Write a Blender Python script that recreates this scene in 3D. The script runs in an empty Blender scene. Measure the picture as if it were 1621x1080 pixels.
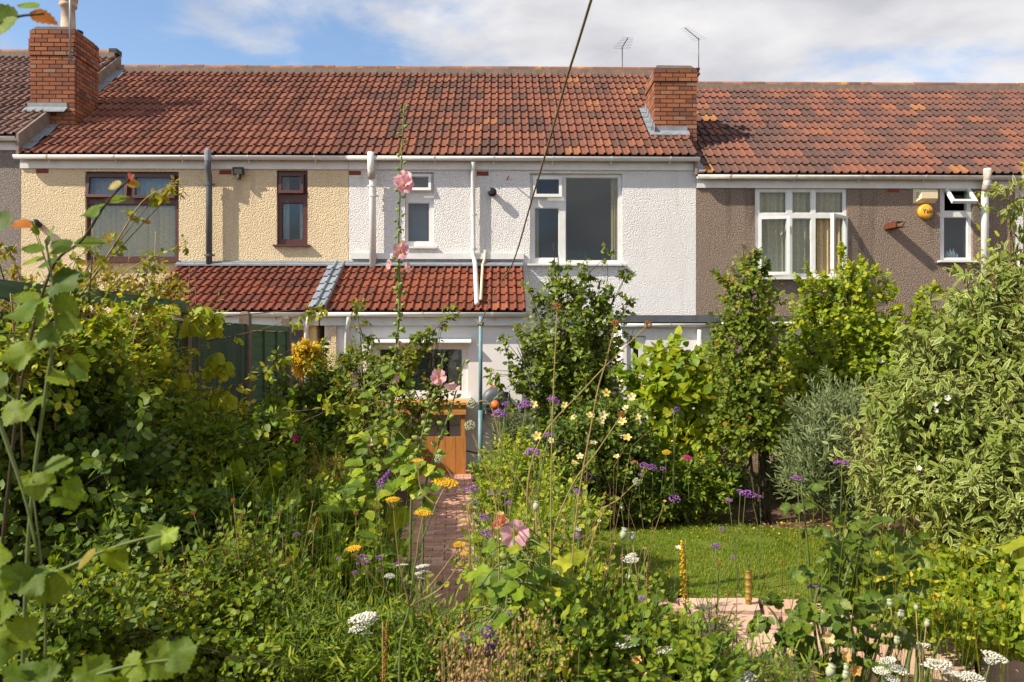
import bpy, math, random
import numpy as np
from mathutils import Vector, Matrix, Euler
R = math.radians
random.seed(7)
SC = bpy.context.scene
COL = SC.collection

# ------------------------------------------------------------------ camera, sky, sun, exposure
EYE = 1.9            # eye height over the patio
FPX = 1300.0         # focal length in pixels of the 1621 px wide photograph
YAW = 0.0157
cam = bpy.data.cameras.new('camera')
cam.sensor_width = 36.0
cam.lens = FPX / 1621.0 * 36.0
cam.clip_start = 0.05
cam.clip_end = 500
cam.dof.use_dof = True
cam.dof.focus_distance = 10.0
cam.dof.aperture_fstop = 7.0
camo = bpy.data.objects.new('camera', cam)
COL.objects.link(camo)
camo.location = (0, 0, EYE)
camo.rotation_euler = (R(90), 0, -YAW)
SC.camera = camo

SUN_D = Vector((2.4, 1.0, -2.2)).normalized()      # direction the light travels
sun = bpy.data.lights.new('sun', 'SUN')
sun.energy = 5.0
sun.angle = R(0.55)
sun.color = (1.0, 0.92, 0.77)
suno = bpy.data.objects.new('sun', sun)
COL.objects.link(suno)
suno.rotation_euler = SUN_D.to_track_quat('-Z', 'Y').to_euler()

W = bpy.data.worlds.new('World')
SC.world = W
W.use_nodes = True
wt = W.node_tree
wt.nodes.clear()
def wn(t, **kw):
    n = wt.nodes.new(t)
    for k, v in kw.items(): setattr(n, k, v)
    return n
wo = wn('ShaderNodeOutputWorld')
bg = wn('ShaderNodeBackground')
bg.inputs['Strength'].default_value = 0.13
sky = wn('ShaderNodeTexSky', sky_type='NISHITA', sun_disc=False)
el = math.asin(-SUN_D.z)
sky.sun_elevation = el
sky.sun_rotation = math.atan2(-SUN_D.x, -SUN_D.y)
sky.air_density = 1.0
sky.dust_density = 0.25
sky.ozone_density = 2.0
tc = wn('ShaderNodeTexCoord')
mp = wn('ShaderNodeMapping')
mp.inputs['Scale'].default_value = (1.0, 1.0, 2.6)
mp.inputs['Location'].default_value = (0.35, 0.1, 0.2)
n1 = wn('ShaderNodeTexNoise')
n1.inputs['Scale'].default_value = 3.4
n1.inputs['Detail'].default_value = 9
n1.inputs['Roughness'].default_value = 0.56
n1.inputs['Distortion'].default_value = 0.25
n2 = wn('ShaderNodeTexNoise')
n2.inputs['Scale'].default_value = 5.0
n2.inputs['Detail'].default_value = 6
sep = wn('ShaderNodeSeparateXYZ')
bias = wn('ShaderNodeMapRange')
bias.inputs['From Min'].default_value = -0.42
bias.inputs['From Max'].default_value = 0.12
bias.inputs['To Min'].default_value = -0.10
bias.inputs['To Max'].default_value = 0.24
add = wn('ShaderNodeMath', operation='ADD')
ramp = wn('ShaderNodeMapRange')
ramp.interpolation_type = 'SMOOTHSTEP'
ramp.inputs['From Min'].default_value = 0.47
ramp.inputs['From Max'].default_value = 0.68
ccol = wn('ShaderNodeValToRGB')
ccol.color_ramp.elements[0].position = 0.36
ccol.color_ramp.elements[0].color = (3.1, 3.12, 3.4, 1)
ccol.color_ramp.elements[1].position = 0.62
ccol.color_ramp.elements[1].color = (4.7, 4.62, 4.65, 1)
mix = wn('ShaderNodeMixRGB')
L = wt.links.new
L(tc.outputs['Generated'], mp.inputs['Vector'])
L(mp.outputs['Vector'], n1.inputs['Vector'])
L(mp.outputs['Vector'], n2.inputs['Vector'])
L(tc.outputs['Generated'], sep.inputs[0])
L(sep.outputs['X'], bias.inputs['Value'])
L(n1.outputs['Fac'], add.inputs[0])
L(bias.outputs['Result'], add.inputs[1])
L(add.outputs[0], ramp.inputs['Value'])
L(n2.outputs['Fac'], ccol.inputs['Fac'])
L(ramp.outputs['Result'], mix.inputs['Fac'])
L(sky.outputs['Color'], mix.inputs['Color1'])
L(ccol.outputs['Color'], mix.inputs['Color2'])
L(mix.outputs['Color'], bg.inputs['Color'])
L(bg.outputs['Background'], wo.inputs['Surface'])

SC.view_settings.view_transform = 'Standard'
SC.view_settings.look = 'None'
SC.view_settings.gamma = 1.0
SC.view_settings.exposure = 0.60
SC.view_settings.use_curve_mapping = False
SC.cycles.max_bounces = 6
SC.cycles.diffuse_bounces = 3
SC.cycles.transparent_max_bounces = 12
SC.cycles.use_denoising = True

# ------------------------------------------------------------------ helpers
SA, CA = math.sin(YAW), math.cos(YAW)
def at(px, py, Y):
    """the point at depth Y that lies along the sight line of a pixel of the photograph"""
    u = (px - 810.5) / FPX
    v = (540.0 - py) / FPX
    t = Y / (CA - u * SA)
    return Vector((t * (u * CA + SA), Y, EYE + t * v))
def gx(px, Y): return at(px, 540, Y).x
def gz(py, Y, px=810): return at(px, py, Y).z

def mesh_np(name, V, F, attrs=None, smooth=False):
    """triangles or quads only (F is an n x k array)"""
    V = np.asarray(V, np.float32); F = np.asarray(F, np.int32)
    me = bpy.data.meshes.new(name)
    k = F.shape[1]
    me.vertices.add(len(V)); me.vertices.foreach_set('co', V.ravel())
    me.loops.add(F.size); me.loops.foreach_set('vertex_index', F.ravel())
    me.polygons.add(len(F))
    me.polygons.foreach_set('loop_start', np.arange(0, F.size, k, dtype=np.int32))
    me.polygons.foreach_set('loop_total', np.full(len(F), k, np.int32))
    if smooth: me.polygons.foreach_set('use_smooth', np.ones(len(F), bool))
    for an, av in (attrs or {}).items():
        a = me.attributes.new(an, 'FLOAT', 'POINT')
        a.data.foreach_set('value', np.asarray(av, np.float32))
    me.update(calc_edges=True)
    return me

def link(o, parent=None):
    COL.objects.link(o)
    if parent is not None:
        o.parent = parent
        if parent.parent is None:
            o.matrix_parent_inverse = Matrix.Translation(-parent.location)
    return o
def obj(name, me, mat=None, parent=None):
    if mat is not None and not me.materials: me.materials.append(mat)
    return link(bpy.data.objects.new(name, me), parent)
def tag(o, label=None, cat=None, group=None, kind=None):
    if label: o['label'] = label
    if cat: o['category'] = cat
    if group: o['group'] = group
    if kind: o['kind'] = kind
    return o
def thing(name, label, cat, loc, group=None):
    o = bpy.data.objects.new(name, None)
    o.empty_display_size = 0.1
    o.location = loc
    COL.objects.link(o)
    return tag(o, label, cat, group)

class MB:
    def __init__(s): s.v = []; s.f = []
    def add(s, vs, fs, M=None):
        b = len(s.v)
        s.v += [tuple(M @ Vector(p)) for p in vs] if M is not None else [tuple(p) for p in vs]
        s.f += [tuple(i + b for i in f) for f in fs]
        return s
    def box(s, x0, x1, y0, y1, z0, z1, M=None):
        return s.add([(x0,y0,z0),(x1,y0,z0),(x1,y1,z0),(x0,y1,z0),(x0,y0,z1),(x1,y0,z1),(x1,y1,z1),(x0,y1,z1)],
              [(0,3,2,1),(4,5,6,7),(0,1,5,4),(1,2,6,5),(2,3,7,6),(3,0,4,7)], M)
    def tube(s, pts, r, n=6, cap=True):
        pts = [Vector(p) for p in pts]; m = len(pts)
        rr = r if isinstance(r, (list, tuple)) else [r] * m
        vs = []; fs = []
        prev = None
        for i, p in enumerate(pts):
            d = (pts[min(i+1, m-1)] - pts[max(i-1, 0)])
            if d.length < 1e-9: d = Vector((0,0,1))
            d.normalize()
            if prev is None:
                a = Vector((1,0,0)) if abs(d.x) < 0.8 else Vector((0,1,0))
            else: a = prev
            x = (a - d * a.dot(d))
            if x.length < 1e-6: x = d.orthogonal()
            x.normalize(); y = d.cross(x); prev = x
            for k in range(n):
                t = 2 * math.pi * k / n
                vs.append(p + (x * math.cos(t) + y * math.sin(t)) * rr[i])
        for i in range(m - 1):
            for k in range(n):
                k2 = (k + 1) % n
                fs.append((i*n+k, i*n+k2, (i+1)*n+k2, (i+1)*n+k))
        if cap:
            fs.append(tuple(range(n-1, -1, -1))); fs.append(tuple(range((m-1)*n, m*n)))
        return s.add(vs, fs)
    def prism(s, poly, axis, a, b, M=None):
        """poly in the plane across the axis, swept from a to b"""
        n = len(poly)
        def P(p, t):
            return (t, p[0], p[1]) if axis == 'x' else ((p[0], t, p[1]) if axis == 'y' else (p[0], p[1], t))
        vs = [P(p, a) for p in poly] + [P(p, b) for p in poly]
        fs = [tuple(range(n)), tuple(range(2*n-1, n-1, -1))] + [(i, i+n, (i+1) % n + n, (i+1) % n) for i in range(n)]
        return s.add(vs, fs, M)
    def lathe(s, prof, n=12, M=None, cap=True):
        vs = [(r*math.cos(2*math.pi*k/n), r*math.sin(2*math.pi*k/n), z) for r, z in prof for k in range(n)]
        m = len(prof)
        fs = [(i*n+k, i*n+(k+1) % n, (i+1)*n+(k+1) % n, (i+1)*n+k) for i in range(m-1) for k in range(n)]
        if cap: fs += [tuple(range(n-1, -1, -1)), tuple(range((m-1)*n, m*n))]
        return s.add(vs, fs, M)
    def slab(s, x0, x1, z0, z1, y0, y1, holes=(), M=None):
        """an upright slab with rectangular openings (hx0, hx1, hz0, hz1)"""
        xs = sorted({x0, x1} | {min(max(h[i], x0), x1) for h in holes for i in (0, 1)})
        zs = sorted({z0, z1} | {min(max(h[i], z0), z1) for h in holes for i in (2, 3)})
        def solid(i, j):
            if i < 0 or j < 0 or i >= len(xs)-1 or j >= len(zs)-1: return False
            cx, cz = (xs[i]+xs[i+1])/2, (zs[j]+zs[j+1])/2
            return not any(h[0] < cx < h[1] and h[2] < cz < h[3] for h in holes)
        for i in range(len(xs)-1):
            for j in range(len(zs)-1):
                if not solid(i, j): continue
                a, b, c, d = xs[i], xs[i+1], zs[j], zs[j+1]
                s.add([(a,y0,c),(b,y0,c),(b,y0,d),(a,y0,d)], [(0,1,2,3)], M)
                s.add([(a,y1,c),(b,y1,c),(b,y1,d),(a,y1,d)], [(3,2,1,0)], M)
                if not solid(i-1, j): s.add([(a,y0,c),(a,y0,d),(a,y1,d),(a,y1,c)], [(0,1,2,3)], M)
                if not solid(i+1, j): s.add([(b,y0,c),(b,y1,c),(b,y1,d),(b,y0,d)], [(0,1,2,3)], M)
                if not solid(i, j-1): s.add([(a,y0,c),(a,y1,c),(b,y1,c),(b,y0,c)], [(0,1,2,3)], M)
                if not solid(i, j+1): s.add([(a,y0,d),(b,y0,d),(b,y1,d),(a,y1,d)], [(0,1,2,3)], M)
        return s
    def mesh(s, name, smooth=False):
        me = bpy.data.meshes.new(name)
        me.from_pydata(s.v, [], s.f)
        if smooth: me.polygons.foreach_set('use_smooth', np.ones(len(s.f), bool))
        me.update()
        return me
    def build(s, name, mat, parent=None, smooth=False):
        return obj(name, s.mesh(name, smooth), mat, parent)

def spline(pts, n=6):
    """Catmull-Rom through the points"""
    P = [Vector(p) for p in pts]
    P = [P[0]*2 - P[1]] + P + [P[-1]*2 - P[-2]]
    out = []
    for i in range(1, len(P)-2):
        for k in range(n):
            t = k / n
            a, b, c, d = P[i-1], P[i], P[i+1], P[i+2]
            out.append(0.5*((2*b) + (c-a)*t + (2*a-5*b+4*c-d)*t*t + (3*b-a-3*c+d)*t*t*t))
    out.append(P[-2])
    return out

# ------------------------------------------------------------------ materials
def newmat(name):
    m = bpy.data.materials.new(name); m.use_nodes = True
    nt = m.node_tree
    return m, nt, nt.nodes['Principled BSDF'], nt.nodes['Material Output']
def nd(nt, t, props=None, **ins):
    n = nt.nodes.new(t)
    for k, v in (props or {}).items(): setattr(n, k, v)
    for k, v in ins.items():
        k = k.replace('_', ' ')
        if hasattr(v, 'is_linked') or isinstance(v, bpy.types.NodeSocket): nt.links.new(v, n.inputs[k])
        else: n.inputs[k].default_value = v
    return n
def rampn(nt, fac, stops, interp='LINEAR'):
    n = nt.nodes.new('ShaderNodeValToRGB')
    cr = n.color_ramp; cr.interpolation = interp
    while len(cr.elements) < len(stops): cr.elements.new(0.5)
    for e, (p, c) in zip(cr.elements, stops):
        e.position = p; e.color = (c[0], c[1], c[2], 1) if not isinstance(c, (int, float)) else (c, c, c, 1)
    if fac is not None: nt.links.new(fac, n.inputs['Fac'])
    return n.outputs['Color']
def mixc(nt, fac, a, b, mode='MIX'):
    n = nt.nodes.new('ShaderNodeMixRGB'); n.blend_type = mode
    for v, k in ((fac, 'Fac'), (a, 'Color1'), (b, 'Color2')):
        if isinstance(v, bpy.types.NodeSocket): nt.links.new(v, n.inputs[k])
        elif isinstance(v, (int, float)): n.inputs[k].default_value = v if k == 'Fac' else (v, v, v, 1)
        else: n.inputs[k].default_value = (v[0], v[1], v[2], 1)
    return n.outputs['Color']
def noise(nt, vec, scale, detail=4, rough=0.55, dist=0.0):
    return nd(nt, 'ShaderNodeTexNoise', None, Vector=vec, Scale=scale, Detail=detail, Roughness=rough, Distortion=dist).outputs['Fac']
def pos(nt): return nd(nt, 'ShaderNodeNewGeometry').outputs['Position']
def bump(nt, bs, h, strength, dist):
    b = nd(nt, 'ShaderNodeBump', None, Height=h, Strength=strength, Distance=dist)
    nt.links.new(b.outputs['Normal'], bs.inputs['Normal'])

def mat_roughcast(name, c, grain, speck=None, dirt=0.12):
    m, nt, bs, out = newmat(name)
    p = pos(nt)
    a = noise(nt, p, 55*grain, 2, 0.55, 0.15)
    v = nd(nt, 'ShaderNodeTexVoronoi', {'feature': 'SMOOTH_F1'}, Vector=p, Scale=62*grain, Smoothness=0.4).outputs['Distance']
    h = nd(nt, 'ShaderNodeMath', {'operation': 'SUBTRACT'}, )
    nt.links.new(a, h.inputs[0]); nt.links.new(v, h.inputs[1])
    big = noise(nt, p, 0.9, 5, 0.6)
    col = mixc(nt, rampn(nt, big, [(0.35, 0), (0.75, 1)]), c, tuple(x*(1-dirt) for x in c))
    if speck:
        s = noise(nt, p, 60*grain, 2, 0.5)
        col = mixc(nt, rampn(nt, s, [(0.38, 0), (0.62, 1)]), col, speck)
    stk = nd(nt, 'ShaderNodeMapping', None, Vector=p, Scale=(3.0, 3.0, 0.35)).outputs['Vector']
    st = rampn(nt, noise(nt, stk, 1.6, 4, 0.6), [(0.56, 0), (0.78, 1)])
    col = mixc(nt, st, col, tuple(x*(1-dirt*2.2) for x in c))
    nt.links.new(col, bs.inputs['Base Color'])
    bs.inputs['Roughness'].default_value = 0.95
    bs.inputs['Specular IOR Level'].default_value = 0.15
    bump(nt, bs, h.outputs[0], 0.9, 0.018)
    return m
def mat_plain(name, c, rough=0.5, spec=0.4, var=0.12, scale=6.0, metal=0.0, bumpd=0.0):
    m, nt, bs, out = newmat(name)
    p = pos(nt)
    n_ = noise(nt, p, scale, 6, 0.62)
    col = mixc(nt, rampn(nt, n_, [(0.35, 0), (0.72, 1)]), c, tuple(x*(1-var) for x in c))
    nt.links.new(col, bs.inputs['Base Color'])
    bs.inputs['Roughness'].default_value = rough
    bs.inputs['Specular IOR Level'].default_value = spec
    bs.inputs['Metallic'].default_value = metal
    if bumpd: bump(nt, bs, noise(nt, p, scale*6, 4), 0.6, bumpd)
    return m
def mat_pieces(name, stops, lichen=None, lich_amt=0.62, dark=(0.05,0.03,0.025), dark_amt=0.65, grainb=0.004, rough=0.85, lscale=5.0, local=0.25):
    """tiles and bricks: a colour for every piece, weathering across them"""
    m, nt, bs, out = newmat(name)
    p = pos(nt)
    r = nd(nt, 'ShaderNodeObjectInfo').outputs['Random']
    at_ = nd(nt, 'ShaderNodeAttribute', {'attribute_name': 'rnd'}).outputs['Fac']
    s = nd(nt, 'ShaderNodeMath', {'operation': 'ADD'}); nt.links.new(r, s.inputs[0]); nt.links.new(at_, s.inputs[1])
    fr = nd(nt, 'ShaderNodeMath', {'operation': 'FRACT'}); nt.links.new(s.outputs[0], fr.inputs[0])
    col = rampn(nt, fr.outputs[0], stops)
    fine = noise(nt, p, 55, 4, 0.65)
    col = mixc(nt, local, col, rampn(nt, fine, [(0.3, (0.35,0.35,0.35)), (0.7, (1.5,1.45,1.4))]), 'MULTIPLY')
    d = rampn(nt, noise(nt, p, 2.3, 6, 0.65), [(dark_amt-0.14, 0), (dark_amt+0.16, 1)])
    col = mixc(nt, d, col, dark)
    if lichen:
        l = rampn(nt, noise(nt, p, lscale, 7, 0.72), [(lich_amt, 0), (lich_amt+0.05, 1)])
        col = mixc(nt, l, col, lichen)
    nt.links.new(col, bs.inputs['Base Color'])
    bs.inputs['Roughness'].default_value = rough
    bs.inputs['Specular IOR Level'].default_value = 0.2
    bump(nt, bs, fine, 0.7, grainb)
    return m
def mat_leaf(name, stops, trans=0.35, tcol=None, rough=0.5, spec=0.35, edge=None, vein=True):
    m, nt, bs, out = newmat(name)
    r = nd(nt, 'ShaderNodeObjectInfo').outputs['Random']
    at_ = nd(nt, 'ShaderNodeAttribute', {'attribute_name': 'rnd'}).outputs['Fac']
    s = nd(nt, 'ShaderNodeMath', {'operation': 'ADD'}); nt.links.new(r, s.inputs[0]); nt.links.new(at_, s.inputs[1])
    fr = nd(nt, 'ShaderNodeMath', {'operation': 'FRACT'}); nt.links.new(s.outputs[0], fr.inputs[0])
    col = rampn(nt, fr.outputs[0], stops)
    p = pos(nt)
    col = mixc(nt, 0.5, col, rampn(nt, noise(nt, p, 30, 3), [(0.3, 0.62), (0.7, 1.35)]), 'MULTIPLY')
    if 'vine' in name or 'rose leaf' in name:
        fm = noise(nt, p, 170, 5, .7)
        col = mixc(nt, .6, col, rampn(nt, fm, [(.3, .55), (.7, 1.4)]), 'MULTIPLY'); bump(nt, bs, fm, .35, .003)
    if edge:
        e = nd(nt, 'ShaderNodeAttribute', {'attribute_name': 'edge'}).outputs['Fac']
        if name.startswith('cream edged'):
            j = nd(nt, 'ShaderNodeMath', {'operation': 'MULTIPLY_ADD'}); nt.links.new(at_, j.inputs[0]); j.inputs[1].default_value = 0.45; nt.links.new(e, j.inputs[2])
            j2 = nd(nt, 'ShaderNodeMath', {'operation': 'MULTIPLY_ADD'}); nt.links.new(noise(nt, p, 26, 3), j2.inputs[0]); j2.inputs[1].default_value = 0.5; nt.links.new(j.outputs[0], j2.inputs[2])
            j3 = nd(nt, 'ShaderNodeMath', {'operation': 'MULTIPLY'}); nt.links.new(j2.outputs[0], j3.inputs[0]); j3.inputs[1].default_value = 0.55; e = j3.outputs[0]
        col = mixc(nt, rampn(nt, e, edge[0]), col, edge[1])
    nt.links.new(col, bs.inputs['Base Color'])
    bs.inputs['Roughness'].default_value = rough
    bs.inputs['Specular IOR Level'].default_value = spec
    t = nt.nodes.new('ShaderNodeBsdfTranslucent')
    tc_ = mixc(nt, 1.0, col, tcol or (1.5, 1.35, 0.6), 'MULTIPLY')
    nt.links.new(tc_, t.inputs['Color'])
    ms = nt.nodes.new('ShaderNodeMixShader'); ms.inputs[0].default_value = trans
    nt.links.new(bs.outputs[0], ms.inputs[1]); nt.links.new(t.outputs[0], ms.inputs[2])
    nt.links.new(ms.outputs[0], out.inputs['Surface'])
    return m
def mat_glass(name, tint=(0.85,0.9,0.9), ior=1.5, rough=0.0):
    m, nt, bs, out = newmat(name)
    nt.nodes.remove(bs)
    tr = nt.nodes.new('ShaderNodeBsdfTransparent'); tr.inputs['Color'].default_value = (*tint, 1)
    gl = nt.nodes.new('ShaderNodeBsdfGlossy'); gl.inputs['Roughness'].default_value = rough
    lw = nd(nt, 'ShaderNodeLayerWeight', None, Blend=0.5)
    pw = nd(nt, 'ShaderNodeMath', {'operation': 'POWER'}); nt.links.new(lw.outputs['Facing'], pw.inputs[0]); pw.inputs[1].default_value = 4.0
    fr = nd(nt, 'ShaderNodeMath', {'operation': 'MULTIPLY_ADD'}); nt.links.new(pw.outputs[0], fr.inputs[0]); fr.inputs[1].default_value = 0.8; fr.inputs[2].default_value = (ior-1)*0.11
    ms = nt.nodes.new('ShaderNodeMixShader')
    nt.links.new(fr.outputs[0], ms.inputs[0]); nt.links.new(tr.outputs[0], ms.inputs[1]); nt.links.new(gl.outputs[0], ms.inputs[2])
    nt.links.new(ms.outputs[0], out.inputs['Surface'])
    return m
def mat_wood(name, c, c2, axis=2, rough=0.6, ring=14.0):
    m, nt, bs, out = newmat(name)
    p = pos(nt)
    sc = [ring, ring, ring]; sc[axis] = 1.2
    v = nd(nt, 'ShaderNodeMapping', None, Vector=p, Scale=tuple(sc)).outputs['Vector']
    n_ = noise(nt, v, 2.2, 6, 0.65, 1.2)
    r = nd(nt, 'ShaderNodeObjectInfo').outputs['Random']
    col = mixc(nt, rampn(nt, n_, [(0.35, 0), (0.66, 1)]), c, c2)
    col = mixc(nt, 0.55, col, rampn(nt, r, [(0, 0.72), (1, 1.25)]), 'MULTIPLY')
    nt.links.new(col, bs.inputs['Base Color'])
    bs.inputs['Roughness'].default_value = rough
    bs.inputs['Specular IOR Level'].default_value = 0.25
    bump(nt, bs, n_, 0.5, 0.003)
    return m

T = {}
T['wall_white'] = mat_roughcast('white roughcast', (0.79, 0.755, 0.73), 1.0, dirt=0.10)
T['wall_beige'] = mat_roughcast('buff roughcast', (0.74, 0.585, 0.375), 0.95, dirt=0.10)
T['wall_brown'] = mat_roughcast('brown roughcast', (0.168,0.114,0.085), 1.0, speck=(0.360,0.274,0.213))
T['wall_grey'] = mat_roughcast('grey brown roughcast', (0.20, 0.165, 0.145), 1.25, speck=(0.34, 0.29, 0.26))
T['wall_smooth'] = mat_plain('white smooth render', (0.78, 0.735, 0.695), 0.85, 0.2, 0.08, 2.0, bumpd=0.002)
T['beige_smooth'] = mat_plain('buff smooth render', (0.72, 0.52, 0.25), 0.9, 0.2, 0.1, 2.0, bumpd=0.002)
T['upvc'] = mat_plain('white plastic', (0.73, 0.71, 0.68), 0.35, 0.45, 0.16, 5.0)
T['upvc_old'] = mat_plain('weathered cream plastic', (0.66, 0.62, 0.56), 0.5, 0.4, 0.35, 9.0)
T['pipe_white'] = mat_plain('white painted pipe', (0.70, 0.68, 0.65), 0.5, 0.4, 0.15, 4.0)
T['pipe_rust'] = mat_plain('dirty painted collar', (0.50, 0.43, 0.36), 0.7, 0.3, 0.45, 18.0)
T['cream_pipe'] = mat_plain('cream plastic pipe', (0.72, 0.58, 0.38), 0.5, 0.4, 0.2, 6.0)
T['grey_pipe'] = mat_plain('dark grey pipe', (0.10, 0.105, 0.11), 0.45, 0.45, 0.25, 8.0)
T['brown_frame'] = mat_plain('brown window plastic', (0.10, 0.032, 0.022), 0.4, 0.45, 0.3, 12.0)
T['felt_grey'] = mat_plain('grey felt roof edge', (0.11, 0.115, 0.125), 0.8, 0.2, 0.3, 6.0)
T['black'] = mat_plain('black plastic', (0.015, 0.015, 0.017), 0.45, 0.4, 0.2, 12.0)
T['lead'] = mat_plain('lead sheet', (0.240,0.256,0.280), 0.55, 0.5, 0.35, 10.0, bumpd=0.004)
T['mortar'] = mat_plain('grey mortar', (0.13, 0.095, 0.072), 0.95, 0.1, 0.35, 8.0, bumpd=0.004)
T['cement'] = mat_plain('weathered cement', (0.27, 0.21, 0.17), 0.95, 0.1, 0.4, 5.0, bumpd=0.006)
T['airbrick'] = mat_plain('terracotta', (0.33, 0.07, 0.04), 0.8, 0.2, 0.25, 30.0)
T['glass'] = mat_glass('window glass')
T['glass_obscure'] = mat_glass('patterned glass', (0.75, 0.8, 0.82), 1.9, 0.12)
T['net'] = mat_leaf('white net curtain', [(0, (0.62,0.63,0.64)), (1, (0.74,0.74,0.74))], 0.4, (1,1,1), 0.9, 0.1)
T['curtain'] = mat_leaf('beige curtain', [(0, (0.721,0.543,0.295)), (1, (0.803,0.630,0.369))], 0.25, (1,0.95,0.85), 0.9, 0.1)
T['blind'] = mat_leaf('cream blind', [(0, (0.770,0.518,0.232)), (1, (0.853,0.614,0.300))], 0.2, (1,0.95,0.85), 0.8, 0.1)
T['room'] = mat_plain('room plaster tinted as sky reflection', (0.06, 0.10, 0.135), 0.9, 0.1, 0.1, 1.0)  # dark blue colour stands in for sky reflected in the panes
T['deck'] = mat_plain('roofing felt', (0.05, 0.045, 0.04), 0.95, 0.1, 0.2, 3.0)
T['tile_beige'] = mat_pieces('red brown roof tile', [(0,(0.133,0.054,0.037)),(0.5,(0.182,0.070,0.045)),(1,(0.231,0.090,0.057))], (0.356,0.328,0.283), 0.73, (0.084,0.047,0.035), 0.66)
T['tile_white'] = mat_pieces('brown roof tile', [(0,(0.095,0.055,0.042)),(0.3,(0.146,0.065,0.046)),(0.7,(0.193,0.076,0.049)),(0.985,(0.226,0.088,0.051)),(1,(0.275,0.115,0.052))], (0.339,0.273,0.221), 0.72, (0.085,0.050,0.038), 0.74)
T['tile_brown'] = mat_pieces('mottled roof tile', [(0,(0.100,0.060,0.052)),(0.35,(0.131,0.068,0.053)),(0.7,(0.171,0.077,0.056)),(0.93,(0.219,0.088,0.056)),(0.985,(0.247,0.102,0.052)),(1,(0.335,0.160,0.060))], (0.286,0.253,0.213), 0.73, (0.088,0.059,0.052), 0.72)
T['tile_grey'] = mat_pieces('faded roof tile', [(0,(0.141,0.088,0.072)),(0.5,(0.185,0.110,0.088)),(1,(0.238,0.145,0.114))], (0.317,0.273,0.229), 0.70, (0.079,0.053,0.044), 0.62)
T['tile_lean'] = mat_pieces('orange red roof tile', [(0,(0.167,0.051,0.029)),(0.5,(0.217,0.064,0.035)),(0.9,(0.267,0.078,0.041)),(1,(0.316,0.106,0.054))], (0.352,0.317,0.268), 0.73, (0.092,0.044,0.032), 0.62)
T['tile_lean_b'] = mat_pieces('dark red roof tile', [(0,(0.147,0.043,0.028)),(0.5,(0.197,0.056,0.034)),(1,(0.252,0.071,0.042))], (0.424,0.343,0.280), 0.72, (0.086,0.040,0.031), 0.58)
T['tile_slate'] = mat_pieces('grey valley tile', [(0,(0.20,0.22,0.25)),(1,(0.28,0.31,0.34))], None, 0.7, (0.12,0.13,0.14), 0.66)
T['ridge'] = mat_pieces('ridge tile', [(0,(0.220,0.088,0.053)),(0.6,(0.299,0.132,0.079)),(1,(0.352,0.176,0.114))], (0.440,0.211,0.035), 0.57, (0.097,0.070,0.053), 0.56, lscale=3.0)
T['brick'] = mat_pieces('orange brick', [(0,(0.138,0.066,0.053)),(0.2,(0.219,0.084,0.048)),(0.5,(0.283,0.101,0.048)),(0.85,(0.340,0.136,0.068)),(1,(0.267,0.167,0.125))], None, 0.7, (0.130,0.075,0.058), 0.66, rough=0.9)
T['paver'] = mat_pieces('red paving brick', [(0,(0.451,0.243,0.173)),(0.4,(0.564,0.298,0.205)),(0.8,(0.639,0.342,0.238)),(1,(0.715,0.418,0.313))], (0.601,0.441,0.367), 0.58, (0.326,0.176,0.130), 0.64, rough=0.9)
T['sandstone'] = mat_pieces('pink sandstone', [(0,(0.50,0.29,0.20)),(0.5,(0.58,0.35,0.25)),(1,(0.62,0.42,0.31))], (0.42,0.33,0.28), 0.62, (0.34,0.20,0.15), 0.62, rough=0.9, lscale=3.0)
T['pot'] = mat_plain('buff clay pot', (0.52, 0.40, 0.29), 0.85, 0.2, 0.35, 6.0, bumpd=0.003)
T['pot_dark'] = mat_plain('black clay cowl', (0.05, 0.045, 0.045), 0.7, 0.3, 0.3, 9.0)
T['alu'] = mat_plain('dull aluminium', (0.42, 0.43, 0.44), 0.4, 0.5, 0.2, 20.0, metal=0.6)
T['alu_dark'] = mat_plain('tarnished aerial metal', (0.12, 0.12, 0.125), 0.5, 0.5, 0.2, 20.0, metal=0.4)
T['rust'] = mat_plain('rusty iron', (0.16, 0.05, 0.025), 0.9, 0.2, 0.5, 25.0, bumpd=0.004)
T['alarm'] = mat_plain('aged cream box', (0.74, 0.60, 0.38), 0.5, 0.4, 0.12, 8.0)
T['siren'] = mat_plain('amber plastic', (0.80, 0.38, 0.03), 0.35, 0.5, 0.12, 10.0)
T['wood'] = mat_wood('orange stained timber', (0.52, 0.22, 0.055), (0.36, 0.13, 0.03), 2)
T['wood_x'] = mat_wood('orange stained counter', (0.60, 0.28, 0.08), (0.44, 0.18, 0.045), 0)
T['fence'] = mat_wood('dark green fence board', (0.062,0.091,0.055), (0.029,0.047,0.031), 2, 0.85)
T['fence_lap'] = mat_wood('green fence board', (0.094,0.156,0.081), (0.056,0.100,0.056), 1, 0.85)
T['beam'] = mat_wood('green timber rail', (0.10, 0.155, 0.085), (0.06, 0.10, 0.06), 1, 0.8)
T['concrete'] = mat_plain('brown concrete', (0.19, 0.145, 0.115), 0.95, 0.1, 0.4, 14.0, bumpd=0.006)
T['teal'] = mat_plain('blue green painted pole', (0.17, 0.30, 0.32), 0.5, 0.4, 0.3, 14.0)
T['rope'] = mat_plain('old rope', (0.24, 0.18, 0.11), 0.9, 0.1, 0.3, 60.0, bumpd=0.002)
T['reel'] = mat_plain('grey plastic', (0.085, 0.092, 0.10), 0.45, 0.4, 0.15, 10.0)
T['orange'] = mat_plain('orange plastic', (0.85, 0.17, 0.02), 0.4, 0.4, 0.1, 10.0)
T['green_plastic'] = mat_plain('green plastic', (0.02, 0.16, 0.08), 0.4, 0.4, 0.1, 10.0)
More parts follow.
